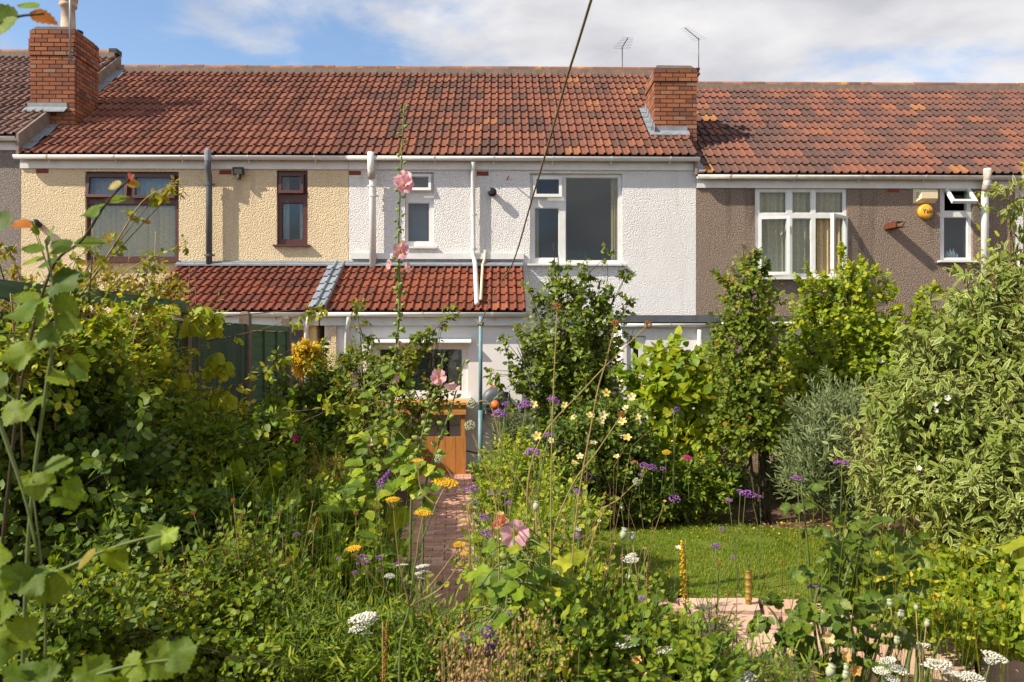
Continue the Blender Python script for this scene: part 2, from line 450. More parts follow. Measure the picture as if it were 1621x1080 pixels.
T['bamboo'] = mat_plain('yellow bamboo', (0.30, 0.19, 0.03), 0.5, 0.4, 0.3, 20.0)
T['soil'] = mat_plain('dry brown soil', (0.14, 0.085, 0.052), 0.95, 0.1, 0.5, 7.0, bumpd=0.03)
T['turf'] = mat_plain('lawn turf', (0.137,0.162,0.023), 0.95, 0.1, 0.45, 2.5, bumpd=0.02)
T['bark'] = mat_plain('brown bark', (0.13, 0.08, 0.05), 0.9, 0.15, 0.5, 25.0, bumpd=0.006)
T['stem_green'] = mat_plain('green stem', (0.13, 0.17, 0.045), 0.6, 0.3, 0.3, 20.0)
T['stem_red'] = mat_plain('reddish stem', (0.17, 0.065, 0.04), 0.6, 0.3, 0.3, 20.0)
T['stem_straw'] = mat_plain('straw coloured stem', (0.34, 0.24, 0.09), 0.7, 0.25, 0.3, 20.0)
T['stem_dark'] = mat_plain('dark twig', (0.07, 0.055, 0.03), 0.85, 0.15, 0.4, 20.0)
G = lambda *c: [(i/(len(c)-1), x) for i, x in enumerate(c)]
T['lf_dark'] = mat_leaf('dark green leaf', G((0.051,0.091,0.013),(0.085,0.142,0.015),(0.123,0.185,0.019),(0.218,0.251,0.024)), 0.28, spec=.25)
T['lf_mid'] = mat_leaf('mid green leaf', G((0.069,0.120,0.010),(0.117,0.189,0.013),(0.167,0.241,0.016),(0.290,0.315,0.020)), 0.36, spec=.25)
T['lf_bright'] = mat_leaf('bright green leaf', G((0.126,0.194,0.013),(0.205,0.294,0.017),(0.284,0.362,0.021),(0.441,0.430,0.028)), 0.42, spec=.25)
T['lf_lime'] = mat_leaf('yellow green leaf', G((0.18,0.23,0.015),(0.28,0.33,0.018),(0.37,0.38,0.02),(0.46,0.41,0.03)), 0.42, (1.4,1.3,0.5), spec=.25)
T['lf_gold'] = mat_leaf('golden leaf', G((0.50,0.36,0.03),(0.66,0.46,0.035),(0.72,0.52,0.05)), 0.35, (1.2,1.1,0.5), spec=.2)
T['lf_lilac'] = mat_leaf('glossy dark green leaf', G((0.065,0.105,0.014),(0.115,0.17,0.018),(0.17,0.225,0.022),(0.26,0.30,0.03)), 0.3, rough=0.42, spec=0.4)
T['lf_rust'] = mat_leaf('green leaf turning rust', [(0,(0.08,0.125,0.012)),(.4,(0.15,0.205,0.016)),(.85,(0.22,0.265,0.02)),(.95,(0.24,0.19,0.02)),(1,(0.34,0.15,0.02))], 0.34, spec=.25)
T['lf_olive'] = mat_leaf('grey green narrow leaf', G((0.12,0.15,0.055),(0.18,0.22,0.085),(0.25,0.28,0.13)), 0.25, (1.2,1.2,0.8), 0.55, spec=.25)
T['lf_varieg'] = mat_leaf('cream edged green leaf', G((0.093,0.151,0.016),(0.138,0.203,0.021),(0.197,0.244,0.028)), 0.32, (1.25,1.2,0.6), 0.5, 0.3, ([(0.655, 0), (0.70, 1)], (0.453,0.467,0.147)))
T['lf_rose'] = mat_leaf('large rose leaf', G((0.060,0.100,0.010),(0.085,0.140,0.012),(0.12,0.175,0.015),(0.17,0.21,0.02)), 0.32, rough=0.42, spec=0.3)
T['lf_vine'] = mat_leaf('vine leaf', G((0.085,0.14,0.012),(0.13,0.20,0.014),(0.18,0.245,0.018)), 0.5, (1.6,1.4,0.3), 0.5, spec=.25)
T['lf_orange'] = mat_leaf('orange autumn leaf', G((0.34,0.10,0.015),(0.48,0.16,0.02)), 0.45, (1.4,1.0,0.4))
T['lf_red'] = mat_leaf('red autumn leaf', G((0.32,0.05,0.015),(0.42,0.08,0.02)), 0.45, (1.3,0.9,0.4))
T['lf_amber'] = mat_leaf('amber autumn leaf', G((0.24,0.20,0.018),(0.36,0.27,0.025)), 0.45, (1.3,1.1,0.4))
T['lf_tip'] = mat_leaf('bronze young leaf', G((0.15,0.18,0.015),(0.24,0.25,0.02),(0.30,0.26,0.025),(0.34,0.16,0.03)), 0.42)
T['lf_straw'] = mat_leaf('dry straw leaf', G((0.30,0.20,0.08),(0.42,0.28,0.11),(0.52,0.36,0.16)), 0.35, (1.1,1,0.7), 0.8, 0.15)
T['lf_rustseed'] = mat_leaf('rusty seed head', G((0.30,0.13,0.03),(0.42,0.20,0.05),(0.34,0.10,0.03)), 0.3, (1.1,1,0.7), 0.8, 0.15)
T['grass'] = mat_leaf('grass blade', G((0.100,0.181,0.011),(0.148,0.251,0.014),(0.201,0.292,0.016),(0.329,0.303,0.045)), 0.4, spec=.2)
T['fl_purple'] = mat_leaf('purple petal', G((0.26,0.07,0.34),(0.36,0.13,0.44),(0.48,0.24,0.55)), 0.3, (1.2,1,1.2), 0.7, 0.2)
T['fl_violet'] = mat_leaf('dark violet petal', G((0.15,0.05,0.26),(0.23,0.09,0.36),(0.34,0.17,0.46)), 0.3, (1.2,1,1.2), 0.7, 0.2)
T['fl_white'] = mat_leaf('creamy white petal', G((0.60,0.56,0.44),(0.74,0.71,0.60),(0.80,0.78,0.70)), 0.3, (1,1,0.9), 0.8, 0.2)
T['fl_yellow'] = mat_leaf('yellow umbel', G((0.58,0.32,0.01),(0.72,0.42,0.02),(0.80,0.50,0.03)), 0.25, (1.1,1,0.5), 0.8, 0.2)
T['fl_pink'] = mat_leaf('pink hollyhock petal', G((0.68,0.34,0.40),(0.76,0.43,0.47),(0.80,0.50,0.50)), 0.4, (1.1,0.95,0.95), 0.7, 0.2, ([(0.12, 1), (0.42, 0)], (0.72, 0.50, 0.06)))
T['fl_coral'] = mat_leaf('coral petal', G((0.78,0.30,0.20),(0.82,0.40,0.28)), 0.4, (1.1,0.9,0.8), 0.7, 0.2, ([(0.1, 1), (0.35, 0)], (0.75, 0.40, 0.10)))
T['fl_lemon'] = mat_leaf('pale yellow petal', G((0.76,0.58,0.15),(0.80,0.68,0.28),(0.80,0.72,0.42)), 0.35, (1.05,1,0.7), 0.7, 0.2, ([(0.1, 1), (0.35, 0)], (0.60, 0.30, 0.03)))
T['fl_peach'] = mat_leaf('peach petal', G((0.74,0.36,0.10),(0.80,0.48,0.18),(0.80,0.58,0.30)), 0.35, (1.05,1,0.7), 0.7, 0.2)
T['fl_magenta'] = mat_leaf('magenta petal', G((0.55,0.02,0.16),(0.65,0.04,0.22)), 0.3, (1.2,0.9,1), 0.7, 0.2)
T['capsule'] = mat_plain('pale green seed capsule', (0.40, 0.42, 0.26), 0.7, 0.2, 0.25, 30.0)
T['bud'] = mat_plain('green bud', (0.24, 0.30, 0.075), 0.7, 0.2, 0.25, 30.0)

# ------------------------------------------------------------------ ground, paths, lawn
g = MB(); g.add([(-150,-30,0),(150,-30,0),(150,200,0),(-150,200,0)], [(0,1,2,3)])
go = g.build('ground', T['soil']); tag(go, 'dry brown soil of the garden beds', 'soil', kind='structure')

def lawn_outline():
    pts = []
    for k in range(40):
        a = 2*math.pi*k/40
        x = 2.05 + 1.85*math.cos(a)*(1+0.05*math.sin(3*a))
        y = 7.15 + 1.25*math.sin(a)*(1+0.06*math.cos(2*a+1))
        pts.append((x, y))
    return pts
LAWN = lawn_outline()
lm = MB(); lm.add([(x, y, 0.012) for x, y in LAWN], [tuple(range(40))])
tag(lm.build('lawn', T['turf']), 'green lawn with worn brown patches between the beds', 'lawn', kind='structure')

rng = np.random.default_rng(5)
def in_lawn(x, y): return ((x-2.05)/1.9)**2 + ((y-7.15)/1.28)**2
# mown grass: blades
NB = 60000
bx = rng.uniform(0.1, 4.0, NB); by = rng.uniform(5.85, 8.45, NB)
worn = np.sin(bx*3.1+1)*np.sin(by*4.3)+0.4*np.sin(bx*9+by*7)
keep = (in_lawn(bx, by) < 0.93+0.09*rng.standard_normal(NB) - .12*np.clip(np.sin(bx*5)*np.sin(by*6+1), 0, 1)) & ~((worn > 0.72) & (rng.random(NB) < 0.75))
bx, by = bx[keep], by[keep]; n = len(bx)
h = rng.uniform(0.012, 0.03, n); th = rng.uniform(0, 2*np.pi, n); lean = rng.uniform(0.005, 0.03, n)
w = 0.0035
c, s_ = np.cos(th), np.sin(th)
b0 = np.stack([bx-w*s_, by+w*c, np.full(n, 0.012)], 1); b1 = np.stack([bx+w*s_, by-w*c, np.full(n, 0.012)], 1)
tp = np.stack([bx+lean*c, by+lean*s_, 0.012+h], 1)
V = np.concatenate([b0, b1, tp]); F = np.stack([np.arange(n), np.arange(n)+n, np.arange(n)+2*n], 1)
rn = np.clip(.30 + .22*rng.standard_normal(n) + .55*np.clip(np.sin(bx*2.3+.5)*np.cos(by*3.7) + .5*np.sin(bx*6.1-by*4.2) + .3*np.sin(bx*15+by*11), 0, 1) + .5*np.clip(in_lawn(bx, by)-.62, 0, 1)*3, .02, .98)
tag(obj('grass', mesh_np('grass', V, F, {'rnd': np.tile(rn, 3)}), T['grass']), 'short mown grass on the lawn', 'grass', kind='stuff')

# brick path
def pc(y): return -0.78 + (11.9 - y)*0.052          # centre of the path
bp = MB(); bp.add([(pc(4.3)-.40, 4.3, .011), (pc(4.3)+.40, 4.3, .011), (pc(12.15)+.40, 12.15, .011), (pc(12.15)-.40, 12.15, .011)], [(0,1,2,3)])
pm = bp.build('brick_path', T['mortar']); tag(pm, 'red brick garden path leading to the timber counter', 'path', kind='structure')
def paver(l):
    b = MB(); j = .004; w = .0475
    b.add([(-l/2,-w,0),(l/2,-w,0),(l/2,w,0),(-l/2,w,0),(-l/2,-w,.046),(l/2,-w,.046),(l/2,w,.046),(-l/2,w,.046),(-l/2+j,-w+j,.05),(l/2-j,-w+j,.05),(l/2-j,w-j,.05),(-l/2+j,w-j,.05)],
          [(0,1,5,4),(1,2,6,5),(2,3,7,6),(3,0,4,7),(4,5,9,8),(5,6,10,9),(6,7,11,10),(7,4,8,11),(8,9,10,11)])
    me = b.mesh('brick'); me.materials.append(T['paver']); return me
pv_full, pv_half = paver(.207), paver(.100)
y = 4.4; row = 0
while y < 12.05:
    t0 = -.375
    for k in range(4):
        half = (k == 0) if row % 2 else (k == 3)
        l = .107 if half else .214
        o = bpy.data.objects.new('brick', pv_half if half else pv_full); o.parent = pm; COL.objects.link(o)
        o.location = (pc(y) + t0 + l/2 + random.uniform(-.003,.003), y + random.uniform(-.003,.003), -.026 + random.uniform(-.004,.004))
        o.rotation_euler = (random.uniform(-.012,.012), random.uniform(-.012,.012), random.uniform(-.025,.025)); t0 += l
    y += .104; row += 1

# sandstone path
def cpath(t):   # centre line
    P = [Vector((-0.1,4.9,0)), Vector((1.3,5.42,0)), Vector((2.15,5.3,0)), Vector((3.0,4.85,0)), Vector((4.2,4.35,0))]
    sp = spline(P, 10)
    f = t*(len(sp)-1); i = min(int(f), len(sp)-2)
    a, b = sp[i], sp[i+1]
    d = (b-a).normalized()
    return a.lerp(b, f-i), Vector((-d.y, d.x, 0))
bed = MB(); q = [cpath(k/30) for k in range(31)]
bed.add([tuple(p + nn*0.56 + Vector((0,0,0.008))) for p, nn in q] + [tuple(p - nn*0.56 + Vector((0,0,0.008))) for p, nn in q],
        [(i, i+1, 32+i, 31+i) for i in range(30)])
sp_o = bed.build('stone_path', T['mortar']); tag(sp_o, 'curving path of pink sandstone slabs beside the lawn', 'path', kind='structure')
ts = [0]
while ts[-1] < 1: ts.append(min(1, ts[-1] + random.uniform(0.075, 0.13)))
lanes = [-0.54, -0.12, 0.2, 0.54]
for li in range(3):
    sh = random.uniform(0, 0.05)
    for i in range(len(ts)-1):
        a, b = max(0, ts[i]+(sh if i else 0)), min(1, ts[i+1]+(sh if i < len(ts)-2 else 0))
        if b - a < 0.02: continue
        cor = []
        for t, l in ((a, lanes[li]), (b, lanes[li]), (b, lanes[li+1]), (a, lanes[li+1])):
            p, nn = cpath(t); cor.append(p + nn*(l + random.uniform(-.03, .03)))
        cen = sum(cor, Vector())/4
        poly = []
        for k in range(4):
            c0, c1 = cor[k], cor[(k+1) % 4]
            for f in (0.08, 0.36, 0.64, 0.92):
                p = c0.lerp(c1, f); d = (cen-p).normalized()
                poly.append(p + d*(0.014 + random.uniform(0, .012)))
        m_ = MB(); zt = 0.036 + random.uniform(-.006, .006)
        m_.prism([(p.x, p.y) for p in poly], 'z', 0.004, zt)
        m_.build('slab', T['sandstone'], sp_o)

# ------------------------------------------------------------------ terraced houses
FY = 13.7            # plane of the upper walls
TANP = 0.71; PITCH = math.atan(TANP)
EAVE_Y = FY - 0.10
RUN = 3.55           # plan depth of the front slope, from the eaves line to the ridge

def tile_mesh(name, w, L, mat, rnd=0.0):
    pr = []
    for k in range(2):
        x0 = k*w/2
        pr += [(x0+0.0*w, 0.0), (x0+0.30*w, 0.0)]
        for j in range(1, 6):
            a = math.pi*j/6
            pr.append((x0 + w*(0.40 - 0.095*math.cos(a)), 0.034*math.sin(a)))
    pr.append((w, 0.0)); n = len(pr)
    f = 0.030; th = 0.016
    vs = [(x, 0, z+f) for x, z in pr] + [(x, L, z+0.004) for x, z in pr] + [(x, 0.004, z+f-th) for x, z in pr]
    fs = [(i, i+1, n+i+1, n+i) for i in range(n-1)] + [(i, 2*n+i, 2*n+i+1, i+1) for i in range(n-1)]
    fs += [(0, n, 2*n), (n-1, 3*n-1, 2*n-1)]
    me = bpy.data.meshes.new(name); me.from_pydata(vs, [], fs); me.materials.append(mat); me.update()
    for p in me.polygons: p.use_smooth = False
    return me

def lay_tiles(parent, x0, x1, ye, ze, slope, length, tw, gauge, mat, skip=None, rowoff=0.0):
    ncol = max(1, round((x1-x0)/tw)); w = (x1-x0)/ncol
    nrow = max(1, round(length/gauge)); gg = length/nrow
    me = tile_mesh('tile', w, gg+0.035, mat)
    c, s = math.cos(slope), math.sin(slope)
    for r in range(nrow):
        for k in range(ncol):
            x = x0 + k*w
            v = r*gg
            if skip and skip(x + w/2, v + gg/2): continue
            o = bpy.data.objects.new('tile', me); o.parent = parent; COL.objects.link(o)
            lift = 0.006 + random.uniform(-.002, .003)
            vv = v + random.uniform(-.007, .007)
            if random.random() < .05: vv -= random.uniform(.008, .022)
            o.location = (x + random.uniform(-.003,.003), ye + c*vv - s*lift, ze + s*vv + c*lift)
            o.rotation_euler = (slope + random.uniform(-.006,.006), random.uniform(-.009,.009), random.uniform(-.012,.012))

def half_gutter(root, x0, x1, y, z, mat, r=0.055, step=0.95, name='gutter', bm=None):
    """half round gutter along x with its top rim at z, plus clips"""
    prof = []
    for k in range(9):
        a = math.pi + math.pi*k/8
        prof.append((y + r*math.cos(a), z + r*1.15*math.sin(a)))
    inner = [(y + (r-0.006)*math.cos(a), z + (r-0.006)*1.15*math.sin(a)) for a in [math.pi + math.pi*k/8 for k in range(8, -1, -1)]]
    b = MB(); b.prism(prof + inner, 'x', x0, x1)
    go_ = b.build(name, mat, root, True)
    n_ = max(1, int((x1-x0)/step))
    for k in range(n_):
        x = x0 + (k+0.5)*(x1-x0)/n_
        cb = MB()
        pr = [(y + (r+0.004)*math.cos(a), z + (r+0.004)*1.15*math.sin(a)) for a in [math.pi*0.97 + math.pi*1.06*k2/8 for k2 in range(9)]]
        pi = [(y + (r+0.0005)*math.cos(a), z + (r+0.0005)*1.15*math.sin(a)) for a in [math.pi*0.97 + math.pi*1.06*k2/8 for k2 in range(8, -1, -1)]]
        cb.prism(pr + pi, 'x', x-0.012, x+0.012)
        cb.box(x-0.008, x+0.008, y+r*0.6, y+r+0.02, z-0.10, z-0.02)
        cb.build('bracket', bm or mat, go_)
    return go_

def house_shell(label, x0, x1, dz, wallm, tilem, holes, group, base_px=None, tile_skip=None, gutter_m=None, tw=0.282, vis=None):
    root = thing('terraced_house', label, 'house', ((x0+x1)/2, FY, 0), group)
    e = 0.003
    ztop = 4.98 + dz
    w = MB(); w.slab(x0+e, x1-e, 0, ztop, FY, FY+0.28, holes)
    w.build('wall', wallm, root)
    # party walls, back wall and floors close the house
    zr = 5.0 + dz + TANP*(RUN)
    for xa, xb in ((x0+e, x0+0.1), (x1-0.1, x1-e)):
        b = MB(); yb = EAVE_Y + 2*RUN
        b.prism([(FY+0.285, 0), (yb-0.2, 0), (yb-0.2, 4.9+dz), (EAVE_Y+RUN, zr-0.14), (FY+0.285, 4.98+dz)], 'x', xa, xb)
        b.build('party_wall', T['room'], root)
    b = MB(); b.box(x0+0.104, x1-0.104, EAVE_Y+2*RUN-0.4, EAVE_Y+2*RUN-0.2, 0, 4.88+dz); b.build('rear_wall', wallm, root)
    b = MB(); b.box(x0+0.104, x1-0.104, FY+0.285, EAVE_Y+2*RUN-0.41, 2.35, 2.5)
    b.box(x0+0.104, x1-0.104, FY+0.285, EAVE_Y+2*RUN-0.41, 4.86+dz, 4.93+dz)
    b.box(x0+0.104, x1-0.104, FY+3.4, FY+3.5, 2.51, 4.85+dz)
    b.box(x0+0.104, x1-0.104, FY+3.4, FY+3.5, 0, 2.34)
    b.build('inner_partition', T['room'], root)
    # roof deck
    d = MB(); ze = 5.03 + dz
    d.prism([(EAVE_Y, ze-0.05), (EAVE_Y, ze), (EAVE_Y+RUN, ze+TANP*RUN), (EAVE_Y+2*RUN, ze), (EAVE_Y+2*RUN, ze-0.05), (EAVE_Y+RUN, ze+TANP*RUN-0.08)], 'x', x0+e, x1-e)
    deck = d.build('roof', T['deck'], root)
    L_ = RUN/math.cos(PITCH)
    lay_tiles(deck, *(vis or (x0+e, x1-e)), EAVE_Y-0.03, ze-0.02, PITCH, L_, tw, 0.335, tilem, tile_skip)
    # ridge
    xa, xb = vis or (x0+e, x1-e)
    nr = max(1, round((xb-xa)/0.45)); rl = (xb-xa)/nr
    rm = MB(); prof = [(0.125*math.cos(a), 0.10*math.sin(a)) for a in [math.pi*k/8 for k in range(9)]]
    rm.prism(prof + [(-0.11, -0.02), (0.11, -0.02)], 'x', 0.003, rl-0.003)
    rme = rm.mesh('ridge_tile'); rme.materials.append(T['ridge'])
    for k in range(nr):
        o = bpy.data.objects.new('ridge_tile', rme); o.parent = deck; COL.objects.link(o)
        o.location = (xa + k*rl, EAVE_Y+RUN, ze+TANP*RUN + 0.025 + random.uniform(-.006,.006))
        o.rotation_euler = (0, random.uniform(-.006,.006), random.uniform(-.006,.006))
    # bedding mortar under the ridge
    b = MB(); b.box(xa, xb, EAVE_Y+RUN-0.15, EAVE_Y+RUN-0.10, ze+TANP*RUN-0.09, ze+TANP*RUN+0.03); b.build('ridge_mortar', T['cement'], root)
    # fascia, gutter
    f = MB(); f.box(xa+0.0, xb-0.0, FY-0.035, FY-0.003, 4.80+dz, 4.985+dz); f.build('fascia', T['upvc'], root)
    half_gutter(root, xa-0.02, xb+0.02, FY-0.155, 4.985+dz, gutter_m or T['upvc'])
    return root

def window(root, x0, x1, z0, z1, cells, fm, Y, sill=True, sillm=None, fw=0.06, glass=None):
    """frame mesh with children: sash, pane, sill. cells: (x0,x1,z0,z1,kind,angle); kind fixed, top, left, right (hinge)"""
    glass = glass or T['glass']
    f = MB(); f.slab(x0, x1, z0, z1, Y, Y+0.07, [c[:4] for c in cells])
    wo_ = f.build('window', fm, root)
    for c in cells:
        a, b, c0, c1, kind, ang = c
        if kind == 'fixed':
            p = MB(); p.box(a+.001, b-.001, Y+0.030, Y+0.040, c0+.001, c1-.001); p.build('pane', glass, wo_)
            bd = MB(); bd.slab(a+.001, b-.001, c0+.001, c1-.001, Y+0.016, Y+0.028, [(a+.012, b-.012, c0+.012, c1-.012)]); bd.build('glazing_bead', fm, wo_)
            continue
        ov = 0.022; a -= ov; b += ov; c0 -= ov; c1 += ov
        if kind == 'top': M = Matrix.Translation((0, Y-0.004, c1)) @ Matrix.Rotation(R(-ang), 4, 'X') @ Matrix.Translation((0, -(Y-0.004), -c1))
        elif kind == 'left': M = Matrix.Translation((a, Y-0.004, 0)) @ Matrix.Rotation(R(-ang), 4, 'Z') @ Matrix.Translation((-a, -(Y-0.004), 0))
        elif kind == 'right': M = Matrix.Translation((b, Y-0.004, 0)) @ Matrix.Rotation(R(ang), 4, 'Z') @ Matrix.Translation((-b, -(Y-0.004), 0))
        s = MB(); s.slab(a, b, c0, c1, Y-0.058, Y-0.004, [(a+fw, b-fw, c0+fw, c1-fw)], M); s.build('sash', fm, wo_)
        p = MB(); p.box(a+fw-.004, b-fw+.004, Y-0.034, Y-0.026, c0+fw-.004, c1-fw+.004, M); p.build('pane', glass, wo_)
    if sill:
        s = MB(); s.box(x0-0.05, x1+0.05, Y-0.14, Y-0.002, z0-0.034, z0-0.002); s.build('sill', sillm or fm, wo_)
    return wo_
def drape(parent, x0, x1, z0, z1, y, mat, name='curtain', folds=9, depth=0.03):
    n = folds*6; vs = []; fs = []
    for i in range(n+1):
        x = x0 + (x1-x0)*i/n; d = depth*math.sin(i/6*2*math.pi) + depth*.4*math.sin(i*1.7)
        vs += [(x, y+d, z0), (x, y+d, z1)]
    fs = [(2*i, 2*i+2, 2*i+3, 2*i+1) for i in range(n)]
    m_ = MB(); m_.add(vs, fs); return m_.build(name, mat, parent, True)
def air_brick(root, px, py, w=0.2, h=0.07):
    p = at(px, py, FY)
    b = MB(); b.slab(p.x-w/2, p.x+w/2, p.z-h/2, p.z+h/2, FY-0.006, FY+0.02,
        [(p.x-w/2+.012+k*.02, p.x-w/2+.024+k*.02, p.z+z-.009, p.z+z+.009) for k in range(9) for z in (-.017, .017)])
    o = b.build('air_brick', T['airbrick'], root)
    b = MB(); b.box(p.x-w/2+.004, p.x+w/2-.004, FY-0.002, FY+0.004, p.z-h/2+.004, p.z+h/2-.004); b.build('air_brick_back', T['black'], o)
def chimney(root, x0, x1, y0, y1, zb, zt, corbel=2):
    """mortar core and single bricks in stretcher bond on the front and the two sides"""
    c = MB(); c.box(x0+.012, x1-.012, y0+.012, y1-.012, zb, zt); core = c.build('chimney', T['mortar'], root)
    bl = 0.209; jt = 0.016; bh = 0.060
    meshes = {}
    def brick(l, vert):
        k = (round(l, 3), vert)
        if k not in meshes:
            b = MB(); t = 0.06
            j = 0.003
            if vert: b.add([(0+j,0+j,0),(t-j,0+j,0),(t-j,l-j,0),(0+j,l-j,0),(0,0,bh),(t,0,bh),(t,l,bh),(0,l,bh)],[(0,3,2,1),(4,5,6,7),(0,1,5,4),(1,2,6,5),(2,3,7,6),(3,0,4,7)])
            else: b.box(0, l, 0, t, 0, bh)
            me = b.mesh('brick'); me.materials.append(T['brick']); meshes[k] = me
        return meshes[k]
    nz = int((zt-zb)/0.0752)
    for r in range(nz):
        z = zb + r*0.0752
        ex = 0.022 if r >= nz-4-corbel and r < nz-2 else (0.0 if r < nz-2 else 0.008)
        for face in ('front', 'left', 'right'):
            a, b = (x0-ex, x1+ex) if face == 'front' else (y0-ex+0.06+jt, y1+ex)
            t = a
            first = (bl if r % 2 == 0 else 0.0965) if face == 'front' else (0.0965 if r % 2 == 0 else bl)
            l = first
            while t < b - 0.03:
                l2 = min(l, b - t)
                if b - (t+l2) < 0.04: l2 = b - t
                o = bpy.data.objects.new('brick', brick(l2, face != 'front')); o.parent = core; COL.objects.link(o)
                jx = random.uniform(-.003, .002)
                if face == 'front': o.location = (t, y0-ex+jx, z)
                elif face == 'left': o.location = (x0-ex+jx, t, z)
                else: o.location = (x1+ex-0.06-jx, t, z)
                t += l2 + jt; l = bl
    return core

X_A, X_B, X_C, X_D = gx(33, FY), gx(552, FY), gx(1102, FY), gx(1607, FY)
def wr(px0, px1, py0, py1, Y=FY):
    a = at(px0, py1, Y); b = at(px1, py0, Y); return (a.x, b.x, a.z, b.z)

GRP = 'terraced houses along the back of the garden'
# --- buff house
W1 = wr(135, 283, 272, 413); W2 = wr(438, 487, 270, 388)
HB = house_shell('buff rendered terraced house with brown windows and red brown roof', X_A, X_B, -0.05, T['wall_beige'], T['tile_beige'], [W1, W2], GRP)
# --- white house
W3 = wr(641, 687, 273, 391); W4 = wr(839, 985, 275, 418); DW = (gx(845, FY), gx(975, FY), 0.02, 2.1)
HW = house_shell('white rendered terraced house with white windows, behind the brick path', X_B, X_C, -0.05, T['wall_white'], T['tile_white'], [W3, W4, DW], GRP)
# --- brown house
W5 = wr(1195, 1341, 298, 440); W6 = wr(1488, 1540, 295, 413)
HR = house_shell('brown pebbledashed terraced house with open white windows and mottled roof', X_C, X_D, -0.34, T['wall_brown'], T['tile_brown'], [W5, W6], GRP, gutter_m=T['upvc_old'])
# --- slivers at the two ends
HL = house_shell('grey brown rendered house higher up at the left picture edge', X_A-5.4, X_A, 0.25, T['wall_grey'], T['tile_grey'], [], GRP, vis=(X_A-4.2, X_A-0.003))
HE = house_shell('second white rendered house cut off by the right picture edge', X_D, X_D+5.4, -0.34, T['wall_white'], T['tile_brown'], [], GRP, vis=(X_D+0.003, X_D+4.4), gutter_m=T['upvc'])

YW = FY + 0.06
def sub(r, dx0=0, dx1=0, dz0=0, dz1=0): return (r[0]+dx0, r[1]+dx1, r[2]+dz0, r[3]+dz1)
def cells_px(lst, Y=YW): return [(*wr(a, b, c, d, Y), k, an) for a, b, c, d, k, an in lst]
g_ = lambda r: (r[0]+.003, r[1]-.003, r[2]+.003, r[3]-.003)
w = window(HB, *g_(W1), cells_px([(142, 203, 280, 313, 'top', 9), (214, 277, 280, 313, 'top', 3), (141, 278, 324, 407, 'fixed', 0)]), T['brown_frame'], YW, fw=0.05)
for k in range(16):     # vertical blind: one slat after the other
    xx = W1[0]+0.07 + k*0.088
    b = MB(); b.box(-0.042, 0.042, -0.002, 0.002, gz(408, YW), gz(322, YW), Matrix.Translation((xx, YW+0.075, 0)) @ Matrix.Rotation(R(30+random.uniform(-8, 8)), 4, 'Z')); b.build('blind_slat', T['blind'], w)
drape(w, W1[0]+.03, W1[1]-.03, gz(318, YW), gz(276, YW), YW+0.09, T['net'], 'net_curtain', 14, .012)
w = window(HB, *g_(W2), cells_px([(445, 480, 278, 306, 'top', 7), (446, 480, 321, 380, 'fixed', 0)]), T['brown_frame'], YW, fw=0.05)
drape(w, W2[0]+.03, W2[0]+.17, gz(384, YW), gz(274, YW), YW+0.10, T['net'], 'net_curtain', 5, .015)
drape(w, W2[1]-.17, W2[1]-.03, gz(384, YW), gz(274, YW), YW+0.10, T['net'], 'net_curtain', 5, .015)
w = window(HW, *g_(W3), cells_px([(647, 681, 280, 303, 'top', 14), (645, 680, 321, 383, 'fixed', 0)]), T['upvc'], YW, fw=0.045)
b = MB(); b.box(W3[0]+.04, W3[1]-.04, YW+0.14, YW+0.145, W3[2]+.03, W3[3]-.05); b.build('blind', mat_plain('grey roller blind', (0.20,0.21,0.24), 0.8, 0.1), w)
w = window(HW, *g_(W4), cells_px([(846, 887, 283, 312, 'top', 7), (846, 885, 329, 409, 'fixed', 0), (895, 979, 281, 413, 'fixed', 0)]), T['upvc'], YW, fw=0.05)
drape(w, W4[1]-.17, W4[1]-.06, gz(412, YW), gz(280, YW), YW+0.10, T['curtain'], 'curtain', 3, .02)
drape(w, W4[0]+.08, W4[0]+.15, gz(412, YW), gz(330, YW), YW+0.10, T['curtain'], 'curtain', 2, .02)
w = window(HR, *g_(W5), cells_px([(1201, 1244, 304, 338, 'fixed', 0), (1253, 1283, 304, 338, 'fixed', 0), (1290, 1334, 304, 338, 'fixed', 0),
     (1201, 1244, 346, 434, 'left', 10), (1253, 1283, 346, 434, 'fixed', 0), (1290, 1334, 346, 434, 'right', 42)]), T['upvc'], YW-0.03, fw=0.05)
drape(w, W5[0]+.04, W5[1]-.5, gz(436, YW), gz(302, YW), YW+0.09, T['curtain'], 'curtain', 8, .03)
drape(w, W5[1]-.46, W5[1]-.04, gz(436, YW), gz(302, YW), YW+0.09, T['curtain'], 'curtain', 4, .03)
w = window(HR, *g_(W6), cells_px([(1494, 1529, 302, 334, 'top', 42), (1493, 1531, 344, 409, 'fixed', 0)]), T['upvc'], YW-0.02, fw=0.05)
for k, (hx, hh, cc) in enumerate(((1499, .14, (.35,.5,.55)), (1504, .17, (.7,.72,.72)), (1509, .17, (.6,.66,.7)), (1514, .10, (.35,.45,.55)))):
    b = MB(); p = at(hx, 410, YW+0.12); b.lathe([(.028, 0), (.028, hh*.7), (.012, hh*.8), (.012, hh)], 10, Matrix.Translation(p)); 
    o = b.build('toiletry_bottle', mat_plain('bottle plastic %d' % k, cc, 0.4), None, True)
    tag(o, ['blue bottle at the end of the small bathroom sill', 'tall white bottle on the small bathroom sill', 'tall pale grey bottle on the small bathroom sill', 'short blue bottle on the small bathroom sill'][k], 'bottle', 'bottles on the bathroom windowsill')
b = MB(); b.box(W6[0]+.01, W6[1]-.01, YW+0.051, YW+0.22, W6[2]-.05, W6[2]+.018); b.build('inner_sill', T['upvc'], HR)
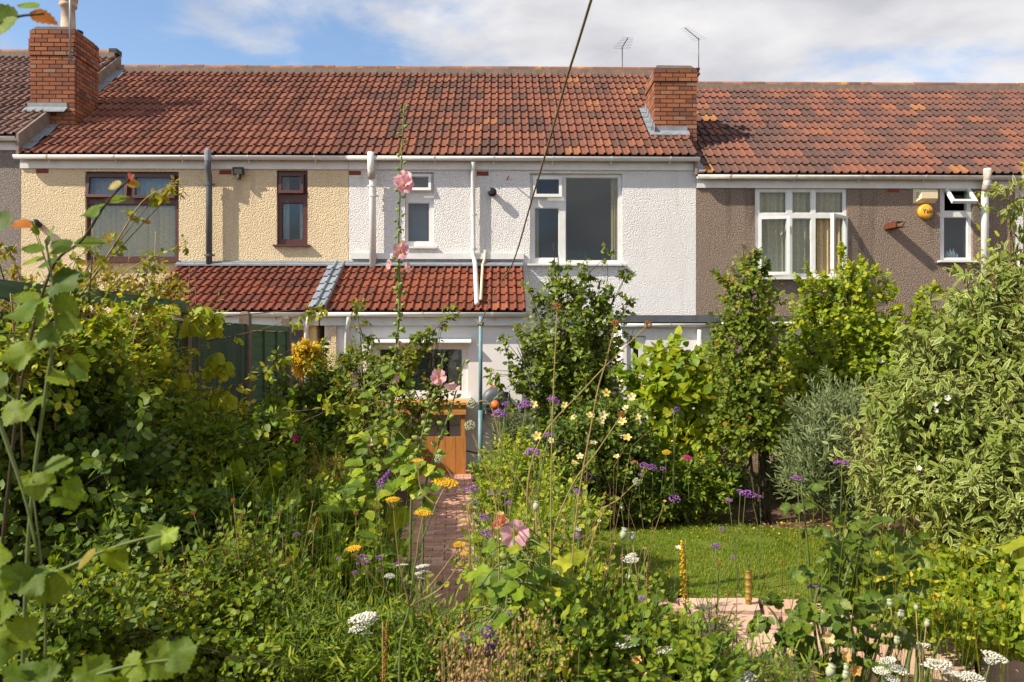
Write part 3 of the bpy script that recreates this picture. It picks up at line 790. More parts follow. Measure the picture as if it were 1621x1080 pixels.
for px, py, h_ in ((67, 271, HB), (357, 273, HB), (562, 274, HW), (764, 275, HW), (1414, 301, HR)): air_brick(h_, px, py)

# chimneys
cy = 14.5
CHL = chimney(HB, gx(48, cy), gx(118, cy), cy, cy+0.86, 5.55, gz(50, cy), 2)
cy2 = 14.35
CHR = chimney(HW, gx(1036, cy2), gx(1103, cy2), cy2, cy2+0.86, 5.25, gz(106, cy2), -1)
def pot(core, x, y, z, h, r, mat, name='chimney_pot'):
    b = MB(); b.lathe([(r*1.15, 0), (r*1.15, .05), (r*.95, .07), (r*.85, h*.55), (r*1.1, h*.57), (r*1.15, h*.64), (r*.9, h*.66), (r*1.2, h*.70), (r*1.3, h*.9), (r*1.3, h), (r*1.0, h), (r*.9, h*.9)], 16, Matrix.Translation((x, y, z)))
    return b.build(name, mat, core, True)
zl = gz(50, cy)
fl = MB(); fl.prism([(gx(50, cy), zl-.01), (gx(116, cy), zl-.01), (gx(112, cy), zl+.05), (gx(55, cy), zl+.05)], 'y', cy+.03, cy+.83); fl.build('flaunching', T['cement'], CHL)
pot(CHL, gx(108, cy+.25), cy+.25, zl+.03, 0.78, 0.13, T['pot'])
b = MB(); b.lathe([(.10, 0), (.10, .06), (.115, .065), (.115, .09), (.10, .095), (.10, .13), (.115, .135), (.115, .16), (.09, .165)], 14, Matrix.Translation((gx(121, cy+.62), cy+.62, zl+.03))); b.build('chimney_pot', T['pot_dark'], CHL, True)
zr_ = gz(106, cy2)
fl = MB(); fl.prism([(gx(1037, cy2), zr_-.01), (gx(1102, cy2), zr_-.01), (gx(1094, cy2), zr_+.045), (gx(1040, cy2), zr_+.05)], 'y', cy2+.02, cy2+.83); fl.build('flaunching', T['cement'], CHR)
# lead flashing
def flash(parent, poly, x0, x1, axis='x'):
    b = MB(); b.prism(poly, axis, x0, x1); return b.build('flashing', T['lead'], parent)
def roof_z(y, dz): return 4.98 + dz + TANP*(y-EAVE_Y)
for px0, px1, cyy, dz, hs in ((44, 106, cy, 0.30, HB), (1030, 1088, cy2, 0.0, HW)):
    z = roof_z(cyy, dz)
    b = MB(); b.box(gx(px0, cyy), gx(px1, cyy), cyy-0.012, cyy-0.004, z+.02, z+.15)
    b.prism([(cyy-.012, z+.055), (cyy-.012, z+.075), (cyy-.13, z-.02), (cyy-.13, z-.04)], 'x', gx(px0, cyy)-.03, gx(px1, cyy)+.02)
    b.build('flashing', T['lead'], hs)
for k in range(5):      # stepped soakers beside the chimneys
    y = cy2 - .02 + k*.2; z = roof_z(y, 0)
    b = MB(); b.box(-.09, .015, 0, .22, .05, .062, Matrix.Translation((gx(1036, cy2)-.02, y, z)) @ Matrix.Rotation(PITCH, 4, 'X')); b.box(-.006, .004, 0, .21, .05, .16, Matrix.Translation((gx(1036, cy2)-.008, y, z)) @ Matrix.Rotation(PITCH, 4, 'X')); b.build('flashing', T['lead'], HW)
# rendered upstand and stepped lead where the higher roof meets the buff house
b = MB(); ze = 4.98
prof = []
b.prism([(EAVE_Y-.05, ze-.02), (EAVE_Y+RUN+.05, ze+TANP*RUN), (EAVE_Y+RUN+.05, ze+.335+TANP*RUN), (EAVE_Y-.05, ze+.31)], 'x', X_A+.004, X_A+.05); b.build('verge', T['cement'], HL)
nf = 15
for k in range(nf):
    y = EAVE_Y + .05 + k*(RUN-.1)/nf
    b = MB(); b.box(0, .17+random.uniform(-.03, .05), 0, .31, .052, .060, Matrix.Translation((X_A+.05, y, roof_z(y, 0)+random.uniform(0, .012))) @ Matrix.Rotation(PITCH+random.uniform(-.02, .05), 4, 'X'))
    b.build('flashing', T['lead'], HB)
b = MB(); b.box(X_A-0.12, X_A+.04, EAVE_Y+RUN-.14, EAVE_Y+RUN+.1, ze+.3+TANP*RUN+.02, ze+.3+TANP*RUN+.12); b.build('ridge_end', T['pot_dark'], HL)
# dark lead gutter between white and brown roofs
b = MB(); b.box(0, .10, -.05, 2.6, .055, .065, Matrix.Translation((X_C+.01, EAVE_Y, roof_z(EAVE_Y, -.3))) @ Matrix.Rotation(PITCH, 4, 'X')); b.build('flashing', T['lead'], HR)
b = MB(); b.prism([(EAVE_Y-.04, ze-.02), (EAVE_Y+RUN+.05, ze+TANP*RUN-.02), (EAVE_Y+RUN+.05, ze-.32+TANP*RUN), (EAVE_Y-.04, ze-.32)], 'x', X_C-.05, X_C-.006); b.build('verge', T['cement'], HW)

# pipes on the walls
def pipe(root, pts, r, mat, name='pipe', n=10): 
    b = MB(); b.tube(pts, r, n); return b.build(name, mat, root, True)
def clip(par, x, z, y, r, mat):
    b = MB(); b.lathe([(r*1.16, -.018), (r*1.16, .018)], 10, Matrix.Translation((x, y, z))); b.box(x-r*1.7, x+r*1.7, y+r*.2, y+r*.6, z-.014, z+.014); b.build('pipe_clip', mat, par)
yp = FY - 0.13
p = pipe(HB, [at(331, 418, yp), at(331, 300, yp), at(331, 278, yp), at(329, 268, yp-.07), at(329, 238, yp-.07)], .052, T['grey_pipe'], 'soil_pipe')
b = MB(); q = at(329, 240, yp-.07); b.lathe([(.058, -.16), (.058, 0), (.03, .05), (.0, .06)], 10, Matrix.Translation(q)); b.build('vent_cap', T['lead'], p)
for py in (292, 404): q = at(331, py, yp); clip(p, q.x, q.z, yp, .052, T['grey_pipe'])
p = pipe(HW, [at(590, 424, yp), at(590, 290, yp), at(589, 280, yp), at(587, 268, yp-.07), at(587, 241, yp-.07)], .056, T['pipe_white'], 'soil_pipe')
q0, q1 = at(588.5, 283, yp-.01), at(587, 263, yp-.07); b = MB(); b.tube([q0, q1], .061, 10); b.build('pipe_collar', T['pipe_rust'], p, True)
for py in (294, 310): q = at(590, py, yp); clip(p, q.x, q.z, yp, .056, T['pipe_white'])
yp2 = FY - 0.085
LY = 12.1; LZ0, LZ1 = 2.33, 3.16        # lean-to eaves and head
def lean_z(y): return LZ0 + (LZ1-LZ0)*(y-LY)/(FY-LY)
p = pipe(HW, [at(749, 256, FY-.155), at(749, 268, yp2), at(749, 403, yp2), Vector((gx(752, FY-.2), FY-.2, lean_z(FY-.2)+.12)), Vector((gx(755, LY+.05), LY+.05, LZ0+.12))], .037, T['pipe_white'], 'downpipe')
for py in (340, 394): q = at(749, py, yp2); clip(p, q.x, q.z, yp2, .037, T['pipe_white'])
pipe(HW, [at(768, 396, FY-.09), at(767.5, 409, FY-.09), at(764, 420, FY-.16), Vector((gx(761, LY+.15), LY+.15, lean_z(LY+.15)+.11))], .022, T['cream_pipe'], 'overflow_pipe')
p = pipe(HR, [at(1559, 470, yp), at(1559, 310, yp), at(1560, 300, yp), at(1563, 288, yp-.08), at(1563, 267, yp-.08)], .058, T['pipe_white'], 'soil_pipe')
b = MB(); b.tube([at(1560, 302, yp-.01), at(1561, 296, yp-.03), at(1563, 284, yp-.08), at(1563, 270, yp-.08)], .063, 10); b.build('pipe_collar', T['pipe_rust'], p, True)
# flues
for px, py, h_ in ((779, 304, HW), (55, 354, HB)):
    q = at(px, py, FY-.13); b = MB(); b.lathe([(.05, 0), (.05, .1), (.075, .1), (.075, .125), (.05, .13), (.068, .14), (.068, .16), (.03, .16)], 14, Matrix.Translation((q.x, FY, q.z)) @ Matrix.Rotation(R(90), 4, 'X')); b.build('boiler_flue', T['black'], h_, True)
q = at(803, 284, FY-.01); b = MB(); b.tube([(q.x, FY+.01, q.z), (q.x+.02, FY-.17, q.z+.02)], .011, 6); b.build('overflow_stub', T['airbrick'], HW)

# ---- lean-tos
def lean_to(root, x0, x1, tilem, wallm, hole, walllow=0.0):
    e = .003
    b = MB(); b.prism([(LY+.06, LZ0-.03), (LY+.06, LZ0+.02), (FY-.004, LZ1+.0), (FY-.004, LZ1-.07)], 'x', x0+e, x1-e)
    deck = b.build('lean_to_roof', T['deck'], root)
    sl = math.atan2(LZ1-LZ0, FY-LY); ln = math.hypot(LZ1-LZ0, FY-LY)-.10
    lay_tiles(deck, x0+e, x1-e, LY, LZ0+.0, sl, ln, .264, .30, tilem)
    b = MB(); b.box(x0+e, x1-e, FY-.10, FY-.006, LZ1-.02, LZ1+.045); 
    b.prism([(FY-.008, LZ1+.075), (FY-.008, LZ1+.05), (FY-.17, LZ1-.025), (FY-.17, LZ1-.0)], 'x', x0+e, x1-e); b.build('flashing', T['lead'], root)
    w = MB(); w.slab(x0+.06, x1-.06, walllow, LZ0-.02, LY+.17, LY+.40, [hole] if hole else []); w.build('lean_to_wall', wallm, root)
    b = MB(); b.box(x0+.01, x1-.01, LY+.10, LY+.168, LZ0-.20, LZ0-.025); b.build('fascia', T['upvc'], root)
    half_gutter(root, x0-.02, x1+.02, LY+.02, LZ0-.01, T['upvc'])
    for xa in (x0+.06, x1-.17):
        b = MB(); b.prism([(LY+.41, 0), (FY-.006, 0), (FY-.006, LZ1-.09), (LY+.41, lean_z(LY+.41)-.09)], 'x', xa, xa+.11); b.build('lean_to_side_wall', wallm, root)
    return deck
XL0, XL1, XL2 = gx(283, FY), -2.66, .40
WY = LY + .20
LW = wr(588, 741, 543, 629, WY)
dkb = lean_to(HB, XL0, XL1, T['tile_lean_b'], T['beige_smooth'], None)
dkw = lean_to(HW, XL1, XL2, T['tile_lean'], T['wall_smooth'], LW)
# grey valley tiles between the two lean-to roofs
sl = math.atan2(LZ1-LZ0, FY-LY)
tm = tile_mesh('tile', .26, .34, T['tile_slate'])
for k in range(6):
    o = bpy.data.objects.new('tile', tm); o.parent = dkb; COL.objects.link(o)
    v = k*.29 + .02; o.location = (XL1-.14, LY-.02+math.cos(sl)*v-math.sin(sl)*.045, LZ0+math.sin(sl)*v+math.cos(sl)*.045); o.rotation_euler = (sl, 0, 0)
w = window(HW, *g_(LW), cells_px([(600, 732, 552, 620, 'fixed', 0)], WY), T['upvc'], WY+.02)
b = MB(); b.prism([(LY+.166, gz(541, WY)), (LY+.166, gz(536, WY)), (LY+.04, gz(541.5, WY-.1)), (LY+.04, gz(543, WY-.1))], 'x', LW[0]-.05, LW[1]+.05); b.build('drip_canopy', T['upvc'], w)
b = MB(); b.box(gx(709, WY), LW[1]-.06, WY+.14, WY+.16, LW[2]+.08, LW[3]-.1); b.build('inner_screen', mat_plain('dusty grey panel', (0.25,0.23,0.20), 0.8, 0.1), w)
# white capping board over the lean-to head
b = MB(); b.box(gx(556, FY), gx(829, FY), FY-.075, FY-.004, gz(411, FY), gz(402, FY)); b.build('capping_board', T['upvc'], HW)
# rainwater pipes below the lean-to gutters
for px, hs, m_ in ((487, HB, T['upvc']), (551, HW, T['upvc'])):
    ya = LY+.02; yb = LY+.12
    pipe(hs, [at(px+1, 499, ya), at(px+1, 508, ya), at(px-2, 520, yb), at(px-2, 640, yb)], .034, m_, 'downpipe')
b = MB(); b.box(gx(520, LY+.17), gx(533, LY+.17), LY+.12, LY+.165, 0, LZ0-.21); b.build('pilaster', T['wall_beige'], HB)
b = MB(); q = wr(452, 479, 522, 640, LY+.16); b.slab(q[0], q[1], q[2], q[3], LY+.13, LY+.167, [(q[0]+.05, q[1]-.05, q[2]+.05, q[3]-.05)]); w_ = b.build('window', T['brown_frame'], HB)
b = MB(); b.box(q[0]+.05, q[1]-.05, LY+.145, LY+.155, q[2]+.05, q[3]-.05); b.build('pane', mat_plain('dark pane', (0.03,0.03,0.035), 0.1, 0.5), w_)

# ---- flat roofed porch of the white house and its door
PY0 = 12.75
px0, px1 = gx(985, PY0), gx(1128, PY0)
b = MB(); b.slab(px0, px1, 0, 2.12, PY0, PY0+.12, [(gx(992, PY0), gx(1022, PY0), .02, 1.98)]); b.build('porch_wall', T['wall_smooth'], HW)
b = MB(); b.box(px0+.0, px0+.1, PY0+.122, FY-.01, 0, 2.12); b.box(px1-.1, px1, PY0+.122, FY-.01, 0, 2.12); b.build('porch_side_wall', T['wall_smooth'], HW)
b = MB(); b.box(px0-.12, px1+.12, PY0-.10, FY-.006, 2.19, 2.30); b.build('porch_roof', T['felt_grey'], HW)
half_gutter(HW, px0-.15, px1+.2, PY0-.06, 2.17, T['upvc'], .05)
pipe(HW, [at(1107, 522, PY0-.06), at(1107, 600, PY0-.06), (at(1107, 600, PY0-.06).x, PY0-.06, .1)], .034, T['upvc'], 'downpipe')
d0, d1 = gx(992, PY0)+.004, gx(1022, PY0)-.004
b = MB(); b.slab(d0, d1, .03, 1.97, PY0+.03, PY0+.075, [(d0+.1, d1-.1, 1.0, 1.8)]); do_ = b.build('door', T['upvc'], HW)
b = MB(); b.box(d0+.1, d1-.1, PY0+.05, PY0+.056, 1.0, 1.8); b.build('pane', T['glass_obscure'], do_)
b = MB(); b.tube([(d1-.04, PY0+.0, .98), (d1-.04, PY0-.02, 1.0), (d1-.15, PY0-.02, 1.0)], .01, 6); b.build('handle', T['alu'], do_)
# french door behind the young tree
b = MB(); b.slab(DW[0]+.004, DW[1]-.004, DW[2], DW[3]-.004, FY+.06, FY+.13, [(DW[0]+.09, (DW[0]+DW[1])/2-.05, .25, 1.98), ((DW[0]+DW[1])/2+.05, DW[1]-.09, .25, 1.98)]); fd = b.build('door', T['upvc'], HW)
for a, c in ((DW[0]+.09, (DW[0]+DW[1])/2-.05), ((DW[0]+DW[1])/2+.05, DW[1]-.09)):
    b = MB(); b.box(a, c, FY+.09, FY+.1, .25, 1.98); b.build('pane', T['glass'], fd)
# ---- low rear extension of the brown house
EY = 12.5
ex0, ex1 = gx(1150, EY), gx(1590, EY)
b = MB(); b.slab(ex0, ex1, 0, 2.08, EY, EY+.2, [(gx(1240, EY), gx(1330, EY), 1.0, 1.9)]); b.build('extension_wall', T['wall_brown'], HR)
b = MB(); b.box(ex0, ex0+.15, EY+.203, FY-.005, 0, 2.08); b.box(ex1-.15, ex1, EY+.203, FY-.005, 0, 2.08); b.build('extension_side_wall', T['wall_brown'], HR)
b = MB(); b.prism([(EY-.12, 2.10), (EY-.12, 2.20), (FY-.005, 2.32), (FY-.005, 2.22)], 'x', ex0-.08, ex1+.08); b.build('extension_roof', T['deck'], HR)
half_gutter(HR, ex0-.1, ex1+.1, EY-.14, 2.19, T['upvc_old'], .05)
b = MB(); b.box(gx(1240, EY)+.01, gx(1330, EY)-.01, EY+.06, EY+.1, 1.01, 1.89); b.build('pane', mat_plain('dark pane', (0.03,0.03,0.035), 0.1, 0.5), HR)
# right neighbour: a window edge and its low roof
b = MB(); q = wr(1612, 1690, 400, 445); b.box(q[0], q[1], FY-.03, FY-.003, q[2], q[3]); b.build('window', T['upvc'], HE)

# ------------------------------------------------------------------ things fixed to the walls and roofs
t = thing('alarm_box', 'cream burglar alarm box on the brown wall', 'alarm box', at(1466, 310, FY))
q = wr(1449, 1484, 298, 321, FY-.08)
b = MB(); x0, x1, z0, z1 = q
b.add([(x0,FY-.003,z0),(x1,FY-.003,z0),(x1,FY-.003,z1),(x0,FY-.003,z1),(x0+.10,FY-.10,z0+.07),(x1-.004,FY-.10,z0+.07),(x1-.004,FY-.10,z1-.035),(x0+.10,FY-.10,z1-.035)],
      [(0,1,5,4),(1,2,6,5),(2,3,7,6),(3,0,4,7),(4,5,6,7),(0,3,2,1)]); b.build('cover', T['alarm'], t)
for k in range(4):
    b = MB(); zz = z0+.085+k*.028; b.box(-.02, .02, -.002, .002, -.004, .004, Matrix.Translation((x0+.048, FY-.054, zz)) @ Matrix.Rotation(R(-44), 4, 'Z')); b.build('vent_slot', T['rust'], t)
t = thing('alarm_siren', 'round amber alarm siren lettered Yale under the cream box', 'alarm siren', at(1465.5, 335, FY))
q = at(1465.5, 335, FY-.05)
b = MB(); b.lathe([(.125, 0), (.125, .05), (.115, .07), (.085, .085), (.0, .09)], 28, Matrix.Translation((q.x, FY-.003, q.z)) @ Matrix.Rotation(R(90), 4, 'X')); b.build('housing', T['siren'], t, True)
fc = bpy.data.curves.new('lettering', 'FONT'); fc.body = 'Yale'; fc.size = .105; fc.align_x = 'CENTER'; fc.align_y = 'CENTER'; fc.extrude = .001
tmp = bpy.data.objects.new('lettering', fc); COL.objects.link(tmp); bpy.context.view_layer.update()
lme = bpy.data.meshes.new_from_object(tmp.evaluated_get(bpy.context.evaluated_depsgraph_get())); bpy.data.objects.remove(tmp); bpy.data.curves.remove(fc)
lme.materials.clear(); lme.transform(Matrix.Translation((q.x+.012, FY-.0955, q.z)) @ Matrix.Rotation(R(90), 4, 'X')); obj('lettering', lme, T['black'], t)
t = thing('floodlight', 'small black security floodlight under the gutter of the buff house', 'floodlight', at(377, 272, FY))
q = at(377, 271, FY-.12)
b = MB(); Mx = Matrix.Translation(q) @ Matrix.Rotation(R(20), 4, 'X'); b.slab(-.085, .085, -.06, .06, -.02, .05, [(-.07, .07, -.045, .045)], Mx); b.box(-.07, .07, .01, .045, -.045, .045, Mx); b.build('lamp_housing', T['black'], t)
b = MB(); b.box(-.07, .07, -.012, -.006, -.045, .045, Mx); b.build('lamp_glass', mat_plain('dull lamp glass', (0.20,0.22,0.17), 0.15, 0.5), t)
b = MB(); b.tube([(q.x, FY-.004, q.z+.03), (q.x, FY-.08, q.z+.02)], .02, 6); b.tube([(q.x+.01, FY-.1, q.z-.055), (q.x+.01, FY-.11, q.z-.125)], .035, 8); b.build('sensor', T['black'], t)
t = thing('wall_bracket', 'rusty iron bracket sticking out of the brown wall', 'bracket', at(1410, 355, FY))
q = at(1402, 359, FY)
b = MB(); Mx = Matrix.Translation((q.x, FY, q.z)) @ Matrix.Rotation(R(8), 4, 'Z'); b.box(-.03, .0, -.32, .01, -.05, .03, Mx); b.box(0, .12, -.30, -.02, .035, .05, Mx); b.box(.0, .13, -.32, .0, -.052, -.035, Mx); b.tube([Mx @ Vector((.11, -.28, -.03)), Mx @ Vector((.13, -.34, .04))], .012, 5); b.build('bracket', T['rust'], t)

def aerial(name, label, base, top, head, back, nel, m, w=.16, r=.011):
    t = thing(name, label, 'aerial', base)
    b = MB(); b.tube([base, top], r, 7); b.build('mast', m, t, True)
    head, back = Vector(head), Vector(back)
    b = MB(); b.tube([back, head], r*.8, 5); b.build('boom', m, t)
    d = (head-back); side = Vector((-d.y, d.x, 0)).normalized()
    if side.length < .5: side = Vector((1,0,0))
    for k in range(nel):
        c = back.lerp(head, k/(nel-1)); l = w*(1-.45*k/nel)
        b = MB(); b.tube([c-side*l, c+side*l], r*.22, 4); b.build('element', m, t)
    return t
A = at(1106, 118, cy2+.5); aerial('tv_aerial', 'tall television aerial on the orange chimney stack between white and brown roofs', A, at(1106, 60, cy2+.5), at(1084, 44, cy2+.1), at(1107, 63, cy2+.55), 9, T['alu_dark'], .13, .009)
b = MB(); q = at(1103, 109, cy2+.3); b.box(q.x-.02, q.x+.06, q.y, q.y+.25, q.z-.01, q.z+.02); q2 = at(1103, 117, cy2+.3); b.box(q.x-.02, q.x+.06, q.y, q.y+.25, q2.z-.01, q2.z+.02); b.build('aerial_bracket', T['rust'], HW)
ya = EAVE_Y + RUN + .45
qb = at(985, 100, ya); qb.z = roof_z(EAVE_Y+RUN-.45, 0)
aerial('tv_aerial', 'small television aerial standing behind the ridge of the white house', qb, at(985, 74, ya), at(994, 60, ya-.35), at(984, 77, ya+.1), 8, T['alu_dark'], .2, .013)
t = aerial('tv_aerial', 'grey aerial mast strapped to the left chimney stack', at(111, 97, cy-.06), at(111, -70, cy-.06), at(90, -80, cy-.5), at(115, -72, cy-.0), 9, T['alu'], .2, .019)
b = MB(); q = at(111, 90, cy-.05); b.tube([q+Vector((.0,0,.03)), q+Vector((.07,.02,.0)), q+Vector((.06,.02,-.06)), q+Vector((-.02,.02,-.03))], .006, 5); b.tube([q+Vector((-.03,.04,.1)), q+Vector((.05,-.02,.1))], .01, 5); b.build('cable', T['alu'], t)

# ------------------------------------------------------------------ boundary fence on the left
FX = -2.92
posts = [3.95, 5.8, 7.65, 9.5, 11.33]
fe = thing('boundary_fence', 'dark green panel fence with concrete posts along the left border', 'fence', (FX, 7.6, 0))
for k, y in enumerate(posts):
    b = MB(); h = 2.24 if k >= 2 else 2.12
    b.add([(FX-.055,y-.055,0),(FX+.055,y-.055,0),(FX+.055,y+.055,0),(FX-.055,y+.055,0),(FX-.055,y-.055,h-.03),(FX+.055,y-.055,h-.03),(FX+.055,y+.055,h-.03),(FX-.055,y+.055,h-.03),
           (FX-.03,y-.03,h),(FX+.03,y-.03,h),(FX+.03,y+.03,h),(FX-.03,y+.03,h)],
          [(0,1,5,4),(1,2,6,5),(2,3,7,6),(3,0,4,7),(4,5,9,8),(5,6,10,9),(6,7,11,10),(7,4,8,11),(8,9,10,11)])
    b.build('post', T['concrete'], fe)
for k in range(len(posts)-1):
    y0, y1 = posts[k]+.056, posts[k+1]-.056
    gb = MB(); gb.box(FX-.02, FX+.02, y0, y1, .02, .3); gb.build('gravel_board', T['concrete'], fe)
    if k < 3:
        n = 17; w = (y1-y0)/n; top = 2.09 + .01*k
        for i in range(n):
            b = MB(); b.prism([(0, 0), (w*1.12, .0), (w*1.12, .018), (0, .008)], 'z', .303, top - .012 - random.uniform(0, .008), Matrix.Translation((FX+.012, y0+i*w, 0)) @ Matrix.Rotation(R(90), 4, 'Z') @ Matrix.Scale(-1, 4, (0,1,0)))
            b.build('board', T['fence'], fe)
        for z in (.45, 1.1, 1.75):
            b = MB(); b.box(FX-.05, FX+.008, y0, y1, z, z+.07); b.build('rail', T['fence'], fe)
        if k < 2:
            b = MB(); b.box(FX-.045, FX+.055, y0-.05, y1+.05, top+.06, top+.165); b.build('top_rail', T['beam'], fe)
    else:
        top = 2.10
        b = MB(); b.box(FX-.02, FX+.04, y0, y1, top-.07, top); b.build('rail', T['fence_lap'], fe); b = MB(); b.box(FX-.02, FX+.04, y0, y1, .303, .35); b.build('rail', T['fence_lap'], fe)
        for i in range(10):
            b = MB(); z = .352 + i*.167; b.prism([(FX+.004, z), (FX+.022, z-.01), (FX+.016, z+.167), (FX+.002, z+.167)], 'y', y0, y1); b.build('board', T['fence_lap'], fe)
        for yy in (y0+.02, (2*y0+y1)/3, (y0+2*y1)/3, y1-.06):
            b = MB(); b.box(FX+.023, FX+.045, yy, yy+.04, .352, top-.072); b.build('batten', T['fence_lap'], fe)
# low trough beyond the fence with the golden shrub
t = thing('garden_trough', 'low dark green wooden trough beyond the last fence post', 'planter', at(482, 700, 11.75))
x0, x1 = gx(466, 11.6), gx(503, 11.6)
for i in range(4):
    b = MB(); z = .02+i*.26; b.box(x0, x1, 11.58, 11.605, z, z+.25); b.build('board', T['fence_lap'], t)
    b = MB(); b.box(x1+.002, x1+.026, 11.58, 12.0, z, z+.25); b.build('board', T['fence_lap'], t)
b = MB(); b.box(x0, x1, 11.61, 12.0, .9, .98); b.build('soil_fill', T['soil'], t)
# sloping lattice rail
b = MB(); a0, a1 = at(498, 655, 11.5), at(528, 637, 12.0); b.tube([a0, a1], .03, 4); a0.z -= .12; a1.z -= .12; b.tube([a0, a1], .02, 4); b.build('rail', T['beam'], t)

# ------------------------------------------------------------------ timber store under the kitchen window
SY0, SY1 = 11.62, 12.20
t = thing('timber_store', 'orange stained timber counter with boarded front under the window', 'garden counter', ((gx(690, SY0)), SY0+.3, 0))
cx0, cx1 = gx(585, SY0), gx(741, SY0)
b = MB(); b.box(cx0, cx1, SY0-.06, SY1, 1.0, 1.035); b.build('counter_top', T['wood_x'], t)
b = MB(); b.box(cx0+.03, cx1-.03, SY0-.03, SY0, .86, .998); b.build('apron', T['wood_x'], t)
for px in (592, 733):
    b = MB(); x = gx(px, SY0+.03)-.03; b.box(x, x+.06, SY0+.002, SY0+.06, .0, .858); b.build('post', T['wood'], t)
bw = .148; nb = 9; bx1 = gx(738, SY0)
for k in range(nb):
    b = MB(); xa = bx1-(k+1)*bw; b.box(xa+.003, xa+bw-.002, SY0-.056+random.uniform(-.003,.003), SY0-.032, .015, .555+random.uniform(-.004,.004)); b.build('board', T['wood'], t)
b = MB(); b.box(cx0+.03, cx1-.03, SY0-.030, SY0+.0, .40, .47); b.build('rail', T['wood_x'], t)
# tap and hose inside
t = thing('garden_tap', 'dark garden tap on the wall below the counter', 'tap', at(710, 670, LY+.16))
q = at(710, 668, LY+.1)
b = MB(); b.tube([(q.x, LY+.165, q.z), (q.x, LY+.06, q.z), (q.x, LY+.05, q.z-.08)], .016, 7); b.tube([(q.x-.05, LY+.08, q.z+.05), (q.x+.05, LY+.08, q.z+.05)], .01, 5); b.tube([(q.x, LY+.08, q.z), (q.x, LY+.08, q.z+.05)], .01, 5); b.tube([(q.x, LY+.05, q.z-.08), (q.x+.01, LY+.05, q.z-.35)], .018, 6); b.build('spout', T['black'], t, True)
b = MB(); b.tube([at(660, 675, LY+.15), at(728, 673, LY+.15)], .009, 5); b.build('supply_pipe', T['alu'], t)

# hose reel
RY = LY + .03
t = thing('hose_reel', 'grey wall mounted hose reel with orange fittings beside the pole', 'hose reel', at(783, 635, RY))
q = at(783, 636, RY)
b = MB(); n = 20
for i, yy in enumerate((.12, .07, -.10, -.14)):
    pass
prof = [(.195*math.cos(a)*(1.0 if math.sin(a) > 0 else .96), .215*math.sin(a) if math.sin(a) > 0 else .17*math.sin(a)) for a in [2*math.pi*k/24 for k in range(24)]]
ring = lambda s, y: [(q.x+x*s, RY+y, q.z+z*s) for x, z in prof]
rs = [ring(.92, .11), ring(1, .08), ring(1, -.07), ring(.9, -.12), ring(.55, -.14)]
vs = sum(rs, []); fs = [(i*24+k, i*24+(k+1) % 24, (i+1)*24+(k+1) % 24, (i+1)*24+k) for i in range(4) for k in range(24)] + [tuple(range(96, 120)), tuple(range(23, -1, -1))]
b.add(vs, fs); b.build('drum_casing', T['reel'], t, True)
b = MB(); b.lathe([(.06, 0), (.06, .03), (.045, .05), (0, .052)], 14, Matrix.Translation((q.x+.01, RY-.14, q.z-.03)) @ Matrix.Rotation(R(90), 4, 'X')); b.build('hub', T['orange'], t, True)
b = MB(); b.tube(spline([(q.x-.09, RY-.05, q.z+.19), (q.x-.03, RY-.05, q.z+.235), (q.x+.05, RY-.05, q.z+.235), (q.x+.1, RY-.05, q.z+.18)], 5), .012, 6); b.build('carry_handle', T['orange'], t, True)
b = MB(); b.tube(spline([(q.x+.17, RY-.06, q.z+.12), (q.x+.22, RY-.08, q.z+.1), (q.x+.235, RY-.08, q.z-.2), (q.x+.2, RY-.08, q.z-.5), (q.x-.1, RY-.06, q.z-.75), (q.x-.45, RY-.02, q.z-.72)], 6), .011, 6); b.build('hose', T['black'], t, True)
b = MB(); b.box(q.x+.15, q.x+.2, RY-.1, RY-.02, q.z+.08, q.z+.15); b.build('hose_guide', T['black'], t)
b = MB(); b.tube(spline([(q.x-.17, RY-.15, q.z-.02), (q.x-.05, RY-.16, q.z-.01), (q.x+.03, RY-.16, q.z+.09), (q.x+.14, RY-.13, q.z+.17)], 6), .008, 5); b.build('wire', T['alu'], t)
b = MB(); b.box(q.x-.2, q.x-.16, RY-.02, RY+.11, q.z-.26, q.z-.02); b.build('wall_mount', T['green_plastic'], t)

# clothes pole and line
PYY = 10.7
t = thing('clothes_pole', 'tall blue green metal clothes pole beside the path', 'pole', (gx(760, PYY), PYY, 0))
pt = at(761, 501, PYY); 
b = MB(); b.tube([(gx(760, PYY), PYY, 0), (gx(760.5, PYY), PYY, 1.0)], .030, 10); b.build('lower_tube', T['teal'], t, True)
b = MB(); b.tube([(gx(760.5, PYY), PYY, .98), pt], .025, 10); b.build('upper_tube', T['teal'], t, True)
for dx in (-1, 1):
    b = MB(); b.tube([pt+Vector((0,0,-.06)), pt+Vector((dx*.06,0,-.07)), pt+Vector((dx*.065,0,-.03))], .006, 5); b.build('line_hook', T['alu'], t)
b = MB(); b.tube([pt+Vector((-.03,0,-.09)), pt+Vector((.03,-.03,-.1))], .03, 7); b.build('rope_knot', T['rope'], t)
L0 = pt + Vector((0,0,-.08)); L1 = at(937, -4, 2.75)
def on_line(px, py):
    u = at(px, py, 1.0).x; k = (L1.x-L0.x)/(L1.y-L0.y)
    return at(px, py, (L0.x - k*L0.y)/(u - k))
LN = [L0] + [on_line(*q) for q in ((785,458),(811,418),(842,316),(870,222),(895,132),(916,65))] + [L1]
LN += [L1 + (L1-LN[-2]).normalized()*d for d in (1.2, 2.6, 4.2)]
b = MB(); b.tube(spline(LN, 6), .0052, 6)
tag(b.build('washing_line', T['rope'], None, True), 'slack brown washing line running up from the clothes pole', 'rope')
t = thing('garden_post', 'weathered timber post holding the line out of sight behind the lawn', 'post', (1.6, -.9, 0)) if False else None
